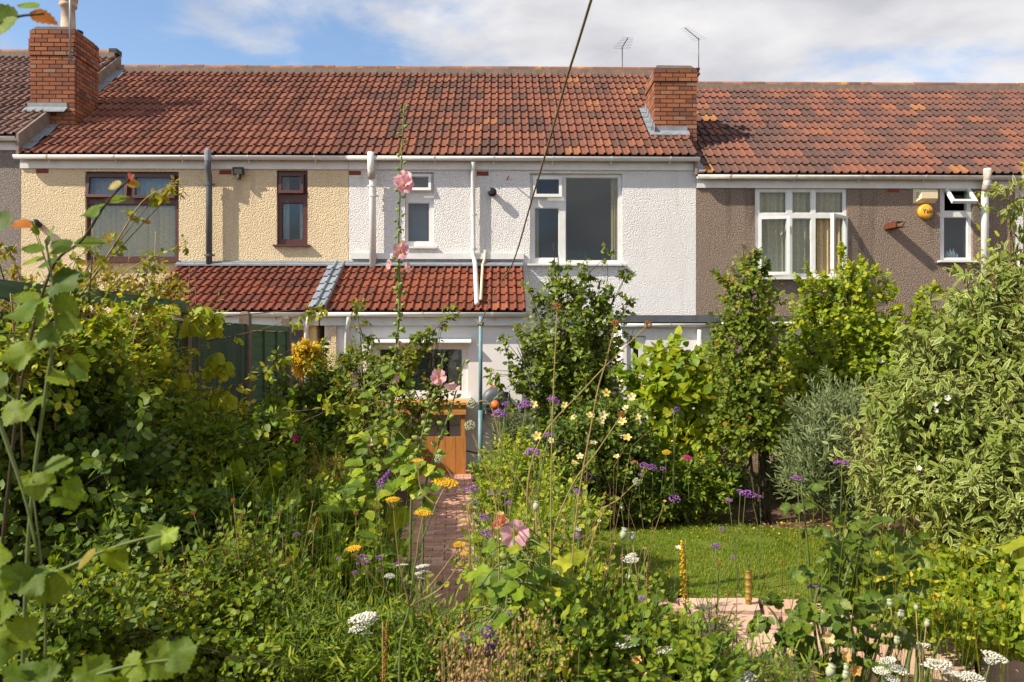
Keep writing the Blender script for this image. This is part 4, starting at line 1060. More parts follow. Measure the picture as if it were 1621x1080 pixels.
# bamboo edging stake
q = at(1185, 968, 5.78)
t = thing('bamboo_stake', 'short yellow bamboo stake at the lawn edge', 'stake', (q.x, 5.78, 0))
b = MB(); pr = []
for k in range(6): pr += [(.024, k*.05), (.022, k*.05+.02), (.022, k*.05+.042), (.028, k*.05+.046)]
b.lathe(pr, 10, Matrix.Translation((q.x, 5.78, -.02))); b.build('cane', T['bamboo'], t, True)

# ------------------------------------------------------------------ leaves and flowers: the small meshes
def tmpl(w, fold=-.07, curl=.16, serr=0):
    """6 triangle leaf, length 1 along y: verts, tris, edge value"""
    v = np.array([(0,0,0),(-.86*w,.30,0),(-.80*w,.64,0),(0,1,0),(.80*w,.64,0),(.86*w,.30,0),(0,.46,fold)], float)
    v[:,2] -= curl*v[:,1]**2
    f = np.array([(0,6,1),(1,6,2),(2,6,3),(3,6,4),(4,6,5),(5,6,0)])
    e = np.array([.75,1,1,1,1,1,0.])
    return v, f, e
def tmpl4(w, curl=.2):
    v = np.array([(0,0,0),(-w,.42,.03),(0,1,0),(w,.42,.03)], float); v[:,2] -= curl*v[:,1]**2
    return v, np.array([(0,2,1),(0,3,2)]), np.array([.5,1,1,1.])
def tmpl_long(w, curl=.3):
    v = np.array([(0,0,0),(-w,.25,.0),(-w,.6,0),(0,1,0),(w,.6,0),(w,.25,0),(0,.3,-.04),(0,.62,-.04)], float); v[:,2] -= curl*v[:,1]**2
    f = np.array([(0,6,1),(1,6,7),(1,7,2),(2,7,3),(3,7,4),(4,7,5),(5,7,6),(5,6,0)])
    return v, f, np.array([.8,1,1,1,1,1,0,0.])
def tmpl_heart():
    v = np.array([(0,0,0),(-.30,-.06,.02),(-.46,.22,.03),(-.34,.58,.02),(0,1,0),(.34,.58,.02),(.46,.22,.03),(.30,-.06,.02),(0,.42,-.06)], float); v[:,2] -= .18*np.clip(v[:,1],0,1)**2
    f = np.array([(0,8,1),(1,8,2),(2,8,3),(3,8,4),(4,8,5),(5,8,6),(6,8,7),(7,8,0)])
    return v, f, np.array([.3,1,1,1,1,1,1,1,0.])
def tmpl_lobed(n=30, lobes=5, depth=.28, serr=.10, wob=.06):
    """palmate leaf, stalk at the origin"""
    v = [(0,.18,-.02)]; e = [0.]
    for k in range(n):
        a = -math.pi/2 + .30 + (2*math.pi-.60)*k/(n-1)
        tt = (a+math.pi/2)/(2*math.pi)
        r = .52*(1 - depth*abs(math.sin(lobes*math.pi*tt))**1.0 + .12*math.sin(math.pi*tt)) * (1 + serr*(1 if k % 2 else -1))
        v.append((r*math.cos(a)*1.04, .30 + r*math.sin(a), wob*math.sin(3*a+1) - .10*abs(math.cos(a))**2)); e.append(1.)
    v.append((0,0,0)); e.append(.3)
    f = [(0, i, i+1) for i in range(1, n)] + [(0, n, n+1), (0, n+1, 1)]
    return np.array(v), np.array(f), np.array(e)
def tmpl_serrate(w=.44, n=11, fold=-.05, curl=.2):
    v = []; e = []
    for k in range(n):     # left edge, right edge, midrib
        t = k/(n-1)
        ww = w*math.sin(math.pi*t**.75)**.8*(1+.10*(1 if k % 2 else -1)) if 0 < k < n-1 else 0
        v += [(-ww, t - (.03 if k % 2 == 0 else 0), .02*math.sin(7*t)), (0, t, fold if 0 < k < n-1 else 0), (ww, t - (.03 if k % 2 == 0 else 0), -.02*math.sin(6*t))]
        e += [1, 0, 1]
    f = []
    for k in range(n-1):
        a, b = 3*k, 3*(k+1)
        f += [(a,b,a+1),(a+1,b,b+1),(a+1,b+1,a+2),(a+2,b+1,b+2)]
    v = np.array(v); v[:,2] -= curl*v[:,1]**2
    return v, np.array(f), np.array(e, float)
LT = {'ovate': tmpl(.36), 'wide': tmpl(.46, -.06, .12), 'lance': tmpl_long(.17), 'droopy': tmpl_long(.20, .55), 'narrow': tmpl_long(.075, .18), 'tiny': tmpl4(.34), 'blade': tmpl4(.06, .35),
      'heart': tmpl_heart(), 'thread': tmpl4(.035, .1), 'spoon': tmpl(.27, -.04, .2)}

def unit(a): return a/np.maximum(np.linalg.norm(a, axis=1, keepdims=True), 1e-9)
def leaf_cloud(P, D, N, S, tpl, r, wid=1.0, base=None):
    """one mesh from leaves at P, along D, facing N, of length S"""
    v, f, e = tpl
    D = unit(D); X = unit(np.cross(D, N)); Z = np.cross(X, D)
    n = len(P); k = len(v)
    wv = r.uniform(.85, 1.15, n)*wid
    V = P[:,None,:] + S[:,None,None]*(v[None,:,0,None]*X[:,None,:]*wv[:,None,None] + v[None,:,1,None]*D[:,None,:] + v[None,:,2,None]*Z[:,None,:])
    F = (f[None,:,:] + (np.arange(n)*k)[:,None,None]).reshape(-1, 3)
    rn = r.random(n) if base is None else np.clip(base + .22*r.standard_normal(n), .01, .99)
    return V.reshape(-1, 3), F, np.repeat(rn, k), np.tile(e, n)
def sticks(A, B, ra, rb):
    """thin three sided twigs from A to B"""
    n = len(A); d = unit(B-A); up = np.where(np.abs(d[:,2:3]) > .9, [[1.,0,0]], [[0,0,1.]])
    x = unit(np.cross(d, up)); y = np.cross(d, x)
    V = []
    for P, rr in ((A, ra), (B, rb)):
        for k in range(3):
            a = 2*math.pi*k/3
            V.append(P + (x*math.cos(a) + y*math.sin(a))*np.reshape(rr, (-1, 1)) if np.ndim(rr) else P + (x*math.cos(a)+y*math.sin(a))*rr)
    V = np.stack(V, 1).reshape(-1, 3)
    q = np.array([(0,1,4),(0,4,3),(1,2,5),(1,5,4),(2,0,3),(2,3,5)])
    F = (q[None] + (np.arange(n)*6)[:,None,None]).reshape(-1, 3)
    return V, F
class NB_:
    def __init__(s): s.V = []; s.F = []; s.R = []; s.E = []; s.n = 0
    def add(s, V, F, rn=None, e=None):
        s.V.append(V); s.F.append(F + s.n); s.n += len(V)
        s.R.append(rn if rn is not None else np.zeros(len(V))); s.E.append(e if e is not None else np.zeros(len(V)))
    def build(s, name, mat, parent, smooth=False):
        if not s.V: return None
        me = mesh_np(name, np.concatenate(s.V), np.concatenate(s.F), {'rnd': np.concatenate(s.R), 'edge': np.concatenate(s.E)}, smooth)
        return obj(name, me, mat, parent)

def blob(px, py, Y, rx, ry, rz=None):
    c = at(px, py, Y); k = Y/FPX
    return (np.array(c), np.array([rx*k, (rz if rz else (rx+ry)/2*k), ry*k]))

def twigs_in(blobs, n, r, shell=.45, upw=.45, lump=.28, tl=(.12, .28), seedlump=None):
    """starting points and directions of twigs spread through lumpy ellipsoids"""
    vol = np.array([np.prod(b[1])**(2/3) for b in blobs]); cnt = r.multinomial(n, vol/vol.sum())
    P = []; D = []
    for (c, rad), m in zip(blobs, cnt):
        if m == 0: continue
        d = unit(r.standard_normal((m, 3)))
        lumps = unit(r.standard_normal((9, 3)))
        amp = np.max(np.maximum(d @ lumps.T, 0)**6, axis=1)
        rr = (shell + (1-shell)*r.random(m)**.6)*(1-lump + lump*1.25*amp)
        P.append(c + d*rad*rr[:,None])
        D.append(unit(d*.7 + np.array([0,0,upw]) + .45*r.standard_normal((m, 3))))
    P = np.concatenate(P); D = np.concatenate(D)
    ln = r.uniform(*tl, len(P))
    ok = P[:,2] > .03
    return P[ok], D[ok], ln[ok]

def leaves_on(P, D, ln, per, r, L, tpl, spread=.9, droop=.15, up=1.0, lv=.3, face=None, wid=1.0, start=.1):
    """leaves set alternately along the twigs"""
    n = len(P); side = unit(np.cross(D, r.standard_normal((n, 3)))); oth = np.cross(D, side)
    out = []; tw = r.random(n)*.35 + .65*(.5 + .5*np.sin(P[:,0]*7.3 + 2*np.sin(P[:,1]*5.1) + P[:,2]*6.1 + r.uniform(0, 6)))**1.2
    for i in range(per):
        t = start + (1-start)*(i+.5)/per
        ph = i*2.4 + r.uniform(-.5, .5, n)
        s = side*np.cos(ph)[:,None] + oth*np.sin(ph)[:,None]
        ax = D*(1.1-spread*.6) + s*spread + r.standard_normal((n, 3))*.22; ax[:,2] -= droop
        if i == per-1: ax = D + .2*r.standard_normal((n, 3))
        nm = np.array([-.45, -.35, up*.8]) + r.standard_normal((n, 3))*.5 + D*.25
        if face is not None: nm = nm + np.array(face)
        S = L*r.uniform(1-lv, 1+lv, n)*(1 - .25*t)
        out.append(leaf_cloud(P + D*(ln*t)[:,None], ax, nm, S, tpl, r, wid, tw))
    return out

SEED = [100]
def bush(name, label, cat, blobs, leaf, L, n, mat, stem='stem_dark', per=6, tl=(.12,.26), base=None, stems=7, srad=.012, group=None, shell=.52, upw=.45, lump=.36,
         spread=.9, droop=.15, lv=.3, extra=(), tips=None, root=None, wid=1.0, face=None, twr=.0022, fname='foliage', shoots=None):
    """a shrub: stems and twigs, and foliage of single leaves"""
    SEED[0] += 1; r = np.random.default_rng(SEED[0])
    bl = [blob(*b) for b in blobs]
    cen = sum(b[0] for b in bl)/len(bl)
    if base is None: base = (cen[0], cen[1], 0)
    base = np.array(base, float)
    t = root or thing(name, label, cat, tuple(base), group)
    P, D, ln = twigs_in(bl, n, r, shell, upw, lump, tl)
    for q in extra:        # free shoots: polylines of pixels with a depth
        pts = np.array([at(*p) for p in q[0]]); k = q[1]
        tt = np.sort(r.random(k)); seg = np.linspace(0, 1, len(pts))
        pp = np.stack([np.interp(tt, seg, pts[:,j]) for j in range(3)], 1)
        dd = unit(np.stack([np.interp(np.clip(tt+.05, 0, 1), seg, pts[:,j]) - np.interp(np.clip(tt-.05, 0, 1), seg, pts[:,j]) for j in range(3)], 1) + .5*r.standard_normal((k, 3)))
        P = np.concatenate([P, pp]); D = np.concatenate([D, dd]); ln = np.concatenate([ln, r.uniform(.5, 1, k)*tl[0]])
    ns = max(3, n//55) if shoots is None else shoots; auto = []
    for k in range(ns):
        c, rad = bl[r.integers(len(bl))]; d = unit(r.standard_normal((1, 3)) + np.array([[0, -.25, .55]]))[0]
        p0 = c + rad*d*.6; p1 = c + rad*d*1.0 + np.array([0, 0, .04]); p2 = p1 + (d*r.uniform(.25, .6) + np.array([r.uniform(-.2, .2), 0, r.uniform(-.1, .35)]))*min(.55, float(rad.mean())*1.1)
        if p0[2] < .1: continue
        auto.append((p0, p1, p2)); kk = 9
        tt = np.linspace(.15, 1, kk)[:,None]; pp = (1-tt)**2*p0 + 2*tt*(1-tt)*p1 + tt**2*p2
        dd = unit(2*(1-tt)*(p1-p0) + 2*tt*(p2-p1) + .15*r.standard_normal((kk, 3)))
        P = np.concatenate([P, pp]); D = np.concatenate([D, dd]); ln = np.concatenate([ln, np.full(kk, float(np.linalg.norm(p2-p0))/kk*1.3)])
    fb = NB_()
    for q in leaves_on(P, D, ln, per, r, L, LT[leaf], spread, droop, 1.0, lv, face, wid): fb.add(*q)
    fo_ = fb.build(fname, T[mat], t); fo_['kind'] = 'stuff'
    sb = NB_()
    sb.add(*sticks(P, P + D*ln[:,None], twr, twr*.6))
    # side branches from the middle of the nearest blob
    idx = r.choice(len(P), min(len(P), max(20, n//6)), replace=False)
    C = np.array([b[0] for b in bl]); near = np.argmin(((P[idx][:,None]-C[None])**2).sum(-1), 1)
    Q = C[near] + .25*(P[idx]-C[near]); Q[:,2] -= .1*np.abs(P[idx][:,2]-Q[:,2])
    sb.add(*sticks(Q, P[idx], srad*.45, twr))
    mb = MB()
    for k in range(stems):
        b = bl[k % len(bl)]
        tip = b[0] + b[1]*unit(r.standard_normal((1, 3)))[0]*.35
        b0 = base + np.array([r.uniform(-.09, .09), r.uniform(-.09, .09), 0])
        mid = b0*.55 + tip*.45 + np.array([r.uniform(-.08, .08), r.uniform(-.08, .08), .12])
        pts = spline([b0, mid, tip, tip + (tip-mid)*.5], 4); m_ = len(pts)
        mb.tube(pts, [srad*(1-.75*i/(m_-1)) for i in range(m_)], 5)
    for q in extra:
        pts = spline([at(*p) for p in q[0]], 5); m_ = len(pts); mb.tube(pts, [(q[2] if len(q) > 2 else .006)*(1-.7*i/(m_-1)) for i in range(m_)], 5)
    for q in auto: mb.tube(spline(q, 3), [srad*.4, srad*.36, srad*.32, srad*.28, srad*.22, srad*.18, srad*.12], 4)
    vv = np.array(mb.v); ff = []
    for f_ in mb.f:
        for i in range(1, len(f_)-1): ff.append((f_[0], f_[i], f_[i+1]))
    if len(vv): sb.add(vv, np.array(ff))
    so_ = sb.build('stems', T[stem], t); 
    if tips:
        tm_, tn, tL, tlf = tips
        up_ = np.argsort(-(P[:,2] + .3*r.random(len(P))))[:tn]
        tb = NB_()
        for q in leaves_on(P[up_] + D[up_]*ln[up_][:,None]*.8, D[up_], ln[up_]*.6, 4, r, tL, LT[tlf], spread, droop): tb.add(*q)
        to_ = tb.build('tip_leaves', T[tm_], t); to_['kind'] = 'stuff'
    return t

# shared single leaves and flowers
def mk(name, tpl, mat, smooth=True):
    v, f, e = tpl
    me = mesh_np(name, v, f, {'edge': e}, smooth); me.materials.append(mat); return me
ME = {}
ME['vine'] = mk('leaf', tmpl_lobed(44, 5, .20, .055, .09), T['lf_vine'])
ME['vine_orange'] = mk('leaf', tmpl_lobed(36, 5, .18, .08, .12), T['lf_orange'])
ME['vine_red'] = mk('leaf', tmpl_lobed(36, 5, .18, .08, .12), T['lf_red'])
ME['vine_amber'] = mk('leaf', tmpl_lobed(36, 5, .18, .08, .12), T['lf_amber'])
ME['vine_pale'] = mk('leaf', tmpl_lobed(36, 5, .2, .09, .12), T['lf_bright'])
ME['oval_vine'] = mk('leaf', tmpl_serrate(.42, 13), T['lf_vine'])
ME['oval_amber'] = mk('leaf', tmpl_serrate(.40, 13), T['lf_amber'])
ME['oval_orange'] = mk('leaf', tmpl_serrate(.40, 13, -.06, .25), T['lf_orange'])
ME['oval_mid'] = mk('leaf', tmpl_serrate(.38, 11), T['lf_mid'])
ME['rose'] = mk('leaf', tmpl_serrate(.34, 9, -.11, .22), T['lf_rose'])
ME['holly'] = mk('leaf', tmpl_lobed(24, 5, .20, .05, .10), T['lf_mid'])
ME['holly_b'] = mk('leaf', tmpl_lobed(24, 5, .20, .05, .10), T['lf_bright'])
ME['lime'] = mk('leaf', tmpl_serrate(.36, 9, -.06, .2), T['lf_lime'])
ME['gold_big'] = mk('leaf', tmpl_lobed(26, 7, .35, .05, .08), T['lf_lime'])
ME['fig'] = mk('leaf', tmpl_lobed(20, 3, .12, .03, .07), T['lf_bright'])
ME['fig_d'] = mk('leaf', tmpl_lobed(20, 3, .12, .03, .07), T['lf_mid'])
def corolla(mat, petals=5, cup=.35, ruf=.05, n=30, name='flower', notch=.1):
    v = [(0,0,-cup*.9)]; e = [0.]
    for r_, z in ((.28, -cup*.75), (.65, -cup*.30), (1., 0)):
        for k in range(n):
            a = 2*math.pi*k/n
            rr = r_*(1 - (notch*abs(math.cos(petals*a/2))**6 if r_ > .5 else 0))*(1+ruf*.3*math.sin(11*a)*(r_ > .9))
            v.append((rr*math.cos(a)*.5, rr*math.sin(a)*.5, (z + ruf*math.sin(petals*a)*r_ + ruf*.6*math.sin(13*a+1)*(r_ > .9))*.5)); e.append(r_)
    f = [(0, 1+k, 1+(k+1) % n) for k in range(n)]
    for j in range(2):
        for k in range(n):
            a, b = 1+j*n+k, 1+j*n+(k+1) % n
            f += [(a, a+n, b+n), (a, b+n, b)]
    return mk(name, (np.array(v), np.array(f), np.array(e)), mat)
ME['holly_fl'] = corolla(T['fl_pink'], 5, .38, .12, 40, notch=.12)
ME['coral_fl'] = corolla(T['fl_coral'], 5, .6, .09)
ME['lemon_fl'] = corolla(T['fl_lemon'], 5, .2, .05, 20, notch=.45)
ME['cream_fl'] = corolla(T['fl_white'], 5, .3, .08, 20, notch=.3)
ME['magenta_fl'] = corolla(T['fl_magenta'], 5, .5, .10, 20, notch=.3)
ME['peach_fl'] = corolla(T['fl_peach'], 5, .5, .12, 20, notch=.3)
def knobs(mat, pts, s, name='flower_head', petal=4, r=None):
    """a head of many small florets"""
    r = r or np.random.default_rng(3)
    fb = NB_()
    pts = np.array(pts); n = len(pts)
    oct_v = np.array([(0,0,-.5),(.5,0,0),(0,.5,0),(-.5,0,0),(0,-.5,0),(0,0,.45)]); oct_f = np.array([(0,2,1),(0,3,2),(0,4,3),(0,1,4),(5,1,2),(5,2,3),(5,3,4),(5,4,1)])
    for p in pts:
        A = r.uniform(0, 6.28); c, s_ = math.cos(A), math.sin(A); v = oct_v*s*r.uniform(.7, 1.25, (1, 3)); v = np.stack([v[:,0]*c-v[:,1]*s_, v[:,0]*s_+v[:,1]*c, v[:,2]], 1) + p
        fb.add(v, oct_f, np.full(6, r.random()))
    me = mesh_np(name, np.concatenate(fb.V), np.concatenate(fb.F), {'rnd': np.concatenate(fb.R)}, False); me.materials.append(mat); return me
rk = np.random.default_rng(11)
def dome_pts(n, rx, rz, lo=-.1): 
    a = rk.uniform(0, 2*np.pi, n); u = rk.uniform(lo, 1, n); q = np.sqrt(1-np.clip(u, -1, 1)**2)
    return np.stack([rx*q*np.cos(a), rx*q*np.sin(a), rz*u], 1)
def umbel_pts(n, r, h=.05):
    k = np.arange(n); rr = r*np.sqrt((k+.5)/n)*rk.uniform(.9, 1.08, n); a = k*2.39996
    return np.stack([rr*np.cos(a), rr*np.sin(a), h*(1-(rr/r)**2)+rk.uniform(-.01, .01, n)], 1)
ME['verb'] = knobs(T['fl_purple'], dome_pts(46, .5, .42), .19, r=rk)
ME['verb_v'] = knobs(T['fl_violet'], dome_pts(46, .45, .55, -.6), .19, r=rk)
ME['yarrow'] = knobs(T['fl_white'], umbel_pts(48, .5, .12), .15, r=rk)
ME['fennel'] = knobs(T['fl_yellow'], umbel_pts(56, .5, .08), .14, r=rk)
ME['sedum'] = knobs(T['fl_magenta'], umbel_pts(40, .5, .15), .15, r=rk)
ME['buddl'] = knobs(T['fl_purple'], np.stack([(a:=rk.uniform(0, 6.28, 120), z:=rk.uniform(0, 1, 120), np.cos(a)*.16*(1-z*.8))[2], np.sin(a)*.16*(1-z*.8), z], 1), .085, r=rk)
ME['allium'] = knobs(T['capsule'], dome_pts(60, .42, .42, -1), .2, 'seed_head', r=rk)
ME['brown_head'] = knobs(T['lf_rustseed'], dome_pts(46, .40, .38, -.8), .22, 'seed_head', r=rk)
def cap_mesh():
    b = MB(); b.lathe([(.05, -.12), (.22, 0), (.42, .25), (.46, .5), (.38, .75), (.2, .86), (.18, .9), (.40, .95), (.42, 1.0), (.0, 1.02)], 12); me = b.mesh('seed_capsule', True); me.materials.append(T['capsule']); return me
ME['poppy'] = cap_mesh()
def bud_mesh():
    b = MB(); b.lathe([(.1, 0), (.42, .2), (.5, .45), (.32, .8), (.08, 1.0)], 8); me = b.mesh('bud', True); me.materials.append(T['bud']); return me
ME['bud'] = bud_mesh()

def place(parent, me, p, size, direc=(0,0,1), normal=None, spin=0.0, name=None, axis='z'):
    """put a shared mesh: its z (flowers) or y (leaves) axis along direc"""
    d = Vector(direc).normalized()
    if axis == 'z':
        q = d.to_track_quat('Z', 'Y')
        M = q.to_matrix().to_4x4() @ Matrix.Rotation(spin, 4, 'Z')
    else:
        nrm = Vector(normal or (0,0,1)); x = d.cross(nrm)
        if x.length < 1e-4: x = d.orthogonal()
        x.normalize(); z = x.cross(d)
        M = Matrix(((x.x, d.x, z.x, 0), (x.y, d.y, z.y, 0), (x.z, d.z, z.z, 0), (0,0,0,1)))
    o = bpy.data.objects.new(name or me.name.split('.')[0], me)
    link(o, parent)
    sz = size if isinstance(size, tuple) else (size, size, size)
    o.matrix_basis = Matrix.Translation(p) @ M @ Matrix.Diagonal((*sz, 1))
    return o
def stalk(parent, pts, r0, r1, mat, name='stem', n=5, k=5):
    pts = spline(pts, k); m_ = len(pts); b = MB(); b.tube(pts, [r0 + (r1-r0)*i/(m_-1) for i in range(m_)], n)
    return b.build(name, T[mat], parent, True)

# ------------------------------------------------------------------ plants
rp = random.Random(21)
U = rp.uniform
TOCAM = Vector((0, -1, .25))
def rv(s=1.0): return Vector((U(-s, s), U(-s, s), U(-s, s)))

# ---- right hand side, far to near
bush('hedge', 'dark hedge of mixed leaves along the wall of the brown house', 'hedge',
     [(1180,640,11.2,80,90,.5),(1290,640,11.2,80,90,.5),(1400,640,11.2,90,95,.5),(1510,630,11.2,90,110,.5),(1610,640,11.0,70,110,.5)], 'ovate', .075, 1500, 'lf_mid', per=6, tl=(.15,.3), stems=16)
bush('young_tree', 'dense young tree with small glossy heart shaped leaves by the white wall', 'tree',
     [(900,545,10.2,55,85,.45),(890,645,10.2,66,65,.5),(945,520,10.2,34,60,.3),(890,470,10.2,26,40,.25),(845,590,10.2,28,60,.3),(940,620,10.2,40,85,.4)],
     'heart', .068, 900, 'lf_lilac', per=6, tl=(.16,.34), stems=12, srad=.016, lump=.34, droop=.45, upw=.75, shell=.35,
     base=(gx(900,10.2), 10.2, 0),
     extra=[([(890,470,10.2),(886,430,10.2),(882,388,10.2)], 9),([(950,480,10.2),(962,440,10.1),(957,390,10.1)], 8),([(960,500,10.2),(985,450,10.2),(992,430,10.2)], 9),([(860,520,10.2),(842,470,10.2),(838,452,10.2)], 10),
            ([(830,600,10.2),(805,570,10.1),(795,525,10.1)], 10),([(820,650,10.2),(790,610,10.1),(780,583,10.1)], 10),([(960,560,10.2),(995,540,10.1),(1003,520,10.1)], 8),([(930,470,10.2),(935,440,10.1),(930,418,10.1)], 8),([(975,520,10.2),(990,490,10.2),(1000,470,10.2)], 8)])
bush('fig_bush', 'leafy bush of broad pale green leaves in front of the porch door', 'shrub',
     [(1065,600,9.6,48,52,.4),(1040,660,9.5,50,60,.4),(1090,650,9.5,50,70,.4),(1060,720,9.4,60,55,.4)], 'heart', .125, 420, 'lf_bright', per=5, tl=(.2,.36), stems=7, spread=1.0, droop=.3, lv=.35)
t = bush('apple_tree', 'narrow apple tree with rusty tinged leaves and two brown trunks', 'tree',
     [(1185,470,8.7,30,50,.25),(1175,550,8.7,48,60,.35),(1190,620,8.6,55,58,.4),(1185,685,8.6,55,32,.4)], 'ovate', .072, 780, 'lf_rust', per=6, tl=(.14,.28), stems=9, srad=.015,
     base=(gx(1207,8.5), 8.5, 0), droop=.3, extra=[([(1185,450,8.7),(1190,425,8.7),(1188,404,8.7)], 12),([(1215,600,8.6),(1235,560,8.5),(1240,520,8.5)], 10)])
for a, bb, r_ in ((1206, 1213, .034), (1199, 1206, .024)):
    stalk(t, [at(a,832,8.55)*1 + Vector((0,0,-.03)), at(a+3,780,8.55), at(bb,720,8.6), at(bb-8,620,8.65), at(1188,500,8.7)], r_, .008, 'bark', 'trunk', 8)
bush('viburnum', 'tall bright green shrub reaching up below the bedroom window', 'shrub',
     [(1300,560,9.4,66,75,.5),(1345,500,9.4,45,55,.35),(1290,640,9.3,75,70,.5),(1390,600,9.3,70,70,.5),(1450,560,9.2,60,55,.45),(1370,680,9.2,70,60,.5)], 'wide', .072, 1500, 'lf_bright', per=6, tl=(.15,.3), stems=14,
     tips=('lf_lime', 120, .055, 'ovate'), extra=[([(1340,470,9.4),(1370,440,9.3),(1385,402,9.3)], 16),([(1330,500,9.4),(1300,470,9.3),(1290,450,9.3)], 10),([(1390,540,9.3),(1410,500,9.2),(1418,450,9.2)], 14),([(1440,520,9.2),(1470,480,9.2),(1480,445,9.2)], 12),([(1365,480,9.3),(1400,455,9.3),(1415,440,9.3)], 10)])  # lime tips put sunlight into the colour of the topmost leaves
bush('rose_bush', 'yellow flowering rose bush at the far end of the lawn', 'rose bush', 
     [(905,720,8.6,70,70,.45),(965,690,8.6,60,60,.4),(950,770,8.5,80,55,.5),(880,780,8.4,60,50,.4),(1000,750,8.5,40,60,.35)], 'wide', .052, 1500, 'lf_dark', per=6, tl=(.1,.22), stems=12, upw=.4)
RB = bpy.data.objects['rose_bush']
for px, py in ((1000,628),(960,622),(894,641),(955,657),(952,667),(985,666),(872,697),(993,692),(910,733),(918,722),(976,722),(953,810),(877,770),(908,660),(935,657),(845,640),(990,645),(1010,660),(940,700),(850,690)):
    p = at(px, py, 8.6 - U(.42, .56)); place(RB, ME['lemon_fl'], p, U(.07, .10), TOCAM + rv(.5) + Vector((-.3,0,.5)), spin=U(0,6))
bush('border_perennial', 'low pink flowering perennials between the rose bush and apple tree', 'perennial plants',
     [(1075,770,8.6,55,45,.35),(1035,790,8.5,40,38,.3),(1120,775,8.6,40,50,.3)], 'spoon', .06, 700, 'lf_mid', 'stem_green', per=6, tl=(.1,.2), stems=9, tips=('lf_gold', 30, .035, 'tiny'))
BP_ = bpy.data.objects['border_perennial']
for px, py, s, k in ((1088,725,.10,'sedum'),(1020,738,.09,'verb'),(1033,740,.09,'verb'),(1050,743,.06,'verb'),(1015,752,.05,'verb'),(1068,790,.11,'verb'),(1004,731,.05,'sedum'),(1072,648,.06,'verb_v'),(1066,652,.05,'verb_v'),(939,757,.12,'verb'),(1055,716,.09,'fennel')):
    p = at(px, py, 8.15); place(BP_, ME[k], p, (s, s, s*.7), Vector((U(-.2,.2), -.5, 1)))
    if py < 760: stalk(BP_, [Vector((p.x+U(-.05,.05), 8.2, .3)), p], .004, .003, 'stem_green')
bush('dark_shrub', 'dark shrub filling the shade behind the apple tree trunks', 'shrub', [(1130,770,9.9,60,50,.4),(1255,770,9.9,60,60,.4)], 'ovate', .06, 700, 'lf_dark', per=6, stems=8)
t = bush('olive_bush', 'grey green bush with fine upright willow like leaves behind the lawn', 'shrub',
     [(1330,700,7.6,55,70,.4),(1350,770,7.5,75,60,.45),(1290,760,7.5,45,55,.35),(1400,740,7.5,45,70,.35)], 'narrow', .085, 1700, 'lf_olive', 'stem_green', per=8, tl=(.18,.34), stems=12, upw=1.1, spread=.6, droop=-.1, shell=.25, lump=.3)
bush('variegated_dogwood', 'large shrub with cream edged leaves filling the right side', 'shrub',
     [(1590,560,5.4,55,60,.4),(1530,600,5.4,55,50,.4),(1480,660,5.4,60,50,.4),(1615,480,5.5,38,50,.3),(1430,720,5.5,55,45,.4),(1600,660,5.2,60,60,.4),(1535,700,5.2,65,55,.4),(1500,780,5.2,60,45,.4),(1430,790,5.4,50,35,.35),(1590,770,5.0,60,60,.4),(1630,840,4.9,50,60,.35),(1550,850,5.1,50,40,.35)],
     'droopy', .070, 2500, 'lf_varieg', 'stem_red', per=8, tl=(.18,.38), stems=18, srad=.012, droop=.25, upw=.75, lump=.55, shell=.4, wid=.8, lv=.5, tips=('lf_lime', 40, .06, 'lance'), shoots=60,
     extra=[([(1560,540,5.4),(1535,470,5.3),(1530,425,5.3)], 12),([(1600,460,5.5),(1600,370,5.4),(1598,300,5.3)], 14),([(1612,330,5.4),(1614,310,5.4),(1612,285,5.4)], 8),([(1500,600,5.4),(1455,540,5.3),(1425,505,5.3)], 12),([(1620,420,5.4),(1640,340,5.4),(1630,280,5.4)], 10),([(1510,590,5.4),(1490,530,5.3),(1480,480,5.3)], 12),([(1570,500,5.4),(1572,460,5.3),(1575,430,5.3)], 10),([(1450,680,5.4),(1400,640,5.3),(1370,610,5.3)], 10),([(1420,740,5.4),(1370,740,5.3),(1340,750,5.3)], 8)])
VI = bpy.data.objects['viburnum']
for px, py, yy in ((1264,525,9.0),(1480,640,4.9),(1482,650,4.9),(1455,741,4.95),(1370,655,8.7),(1362,660,8.7),(1395,570,8.9),(1500,630,4.9)): place(VI if yy > 6 else bpy.data.objects['variegated_dogwood'], ME['cream_fl'], at(px, py, yy), .011*yy*U(.7,1.1)*.8, TOCAM + rv(.6), spin=U(0,6))
bush('ground_ivy', 'low leafy ground cover spilling onto the stone path at the right', 'ground cover', [(1550,985,4.5,80,28,.3),(1620,990,4.4,50,30,.3),(1470,950,4.9,60,36,.3),(1560,920,4.9,80,45,.4)], 'wide', .05, 900, 'lf_bright', 'stem_green', per=5, tl=(.08,.18), stems=8, tips=('lf_lime', 60, .04, 'wide'))
# large leaved golden plant cut by the right edge
t = thing('golden_plant', 'plant with big bright yellow lobed leaves at the right picture edge', 'plant', (gx(1640,3.1), 3.1, 0))
for k in range(14):
    p = at(1625+U(-22,60), 890+U(-45,70), 3.1+U(-.15,.15))
    place(t, ME['gold_big'], p, U(.11,.16), Vector((U(-1,.6), -.4, U(-.5,.2))), Vector((-.4,-.6,.8))+rv(.3), axis='y')
    stalk(t, [Vector((gx(1640,3.1), 3.1, 0)), Vector(p)*.6 + Vector((gx(1640,3.1), 3.1, 0))*.4 + Vector((0,0,.15)), p], .006, .003, 'stem_green')

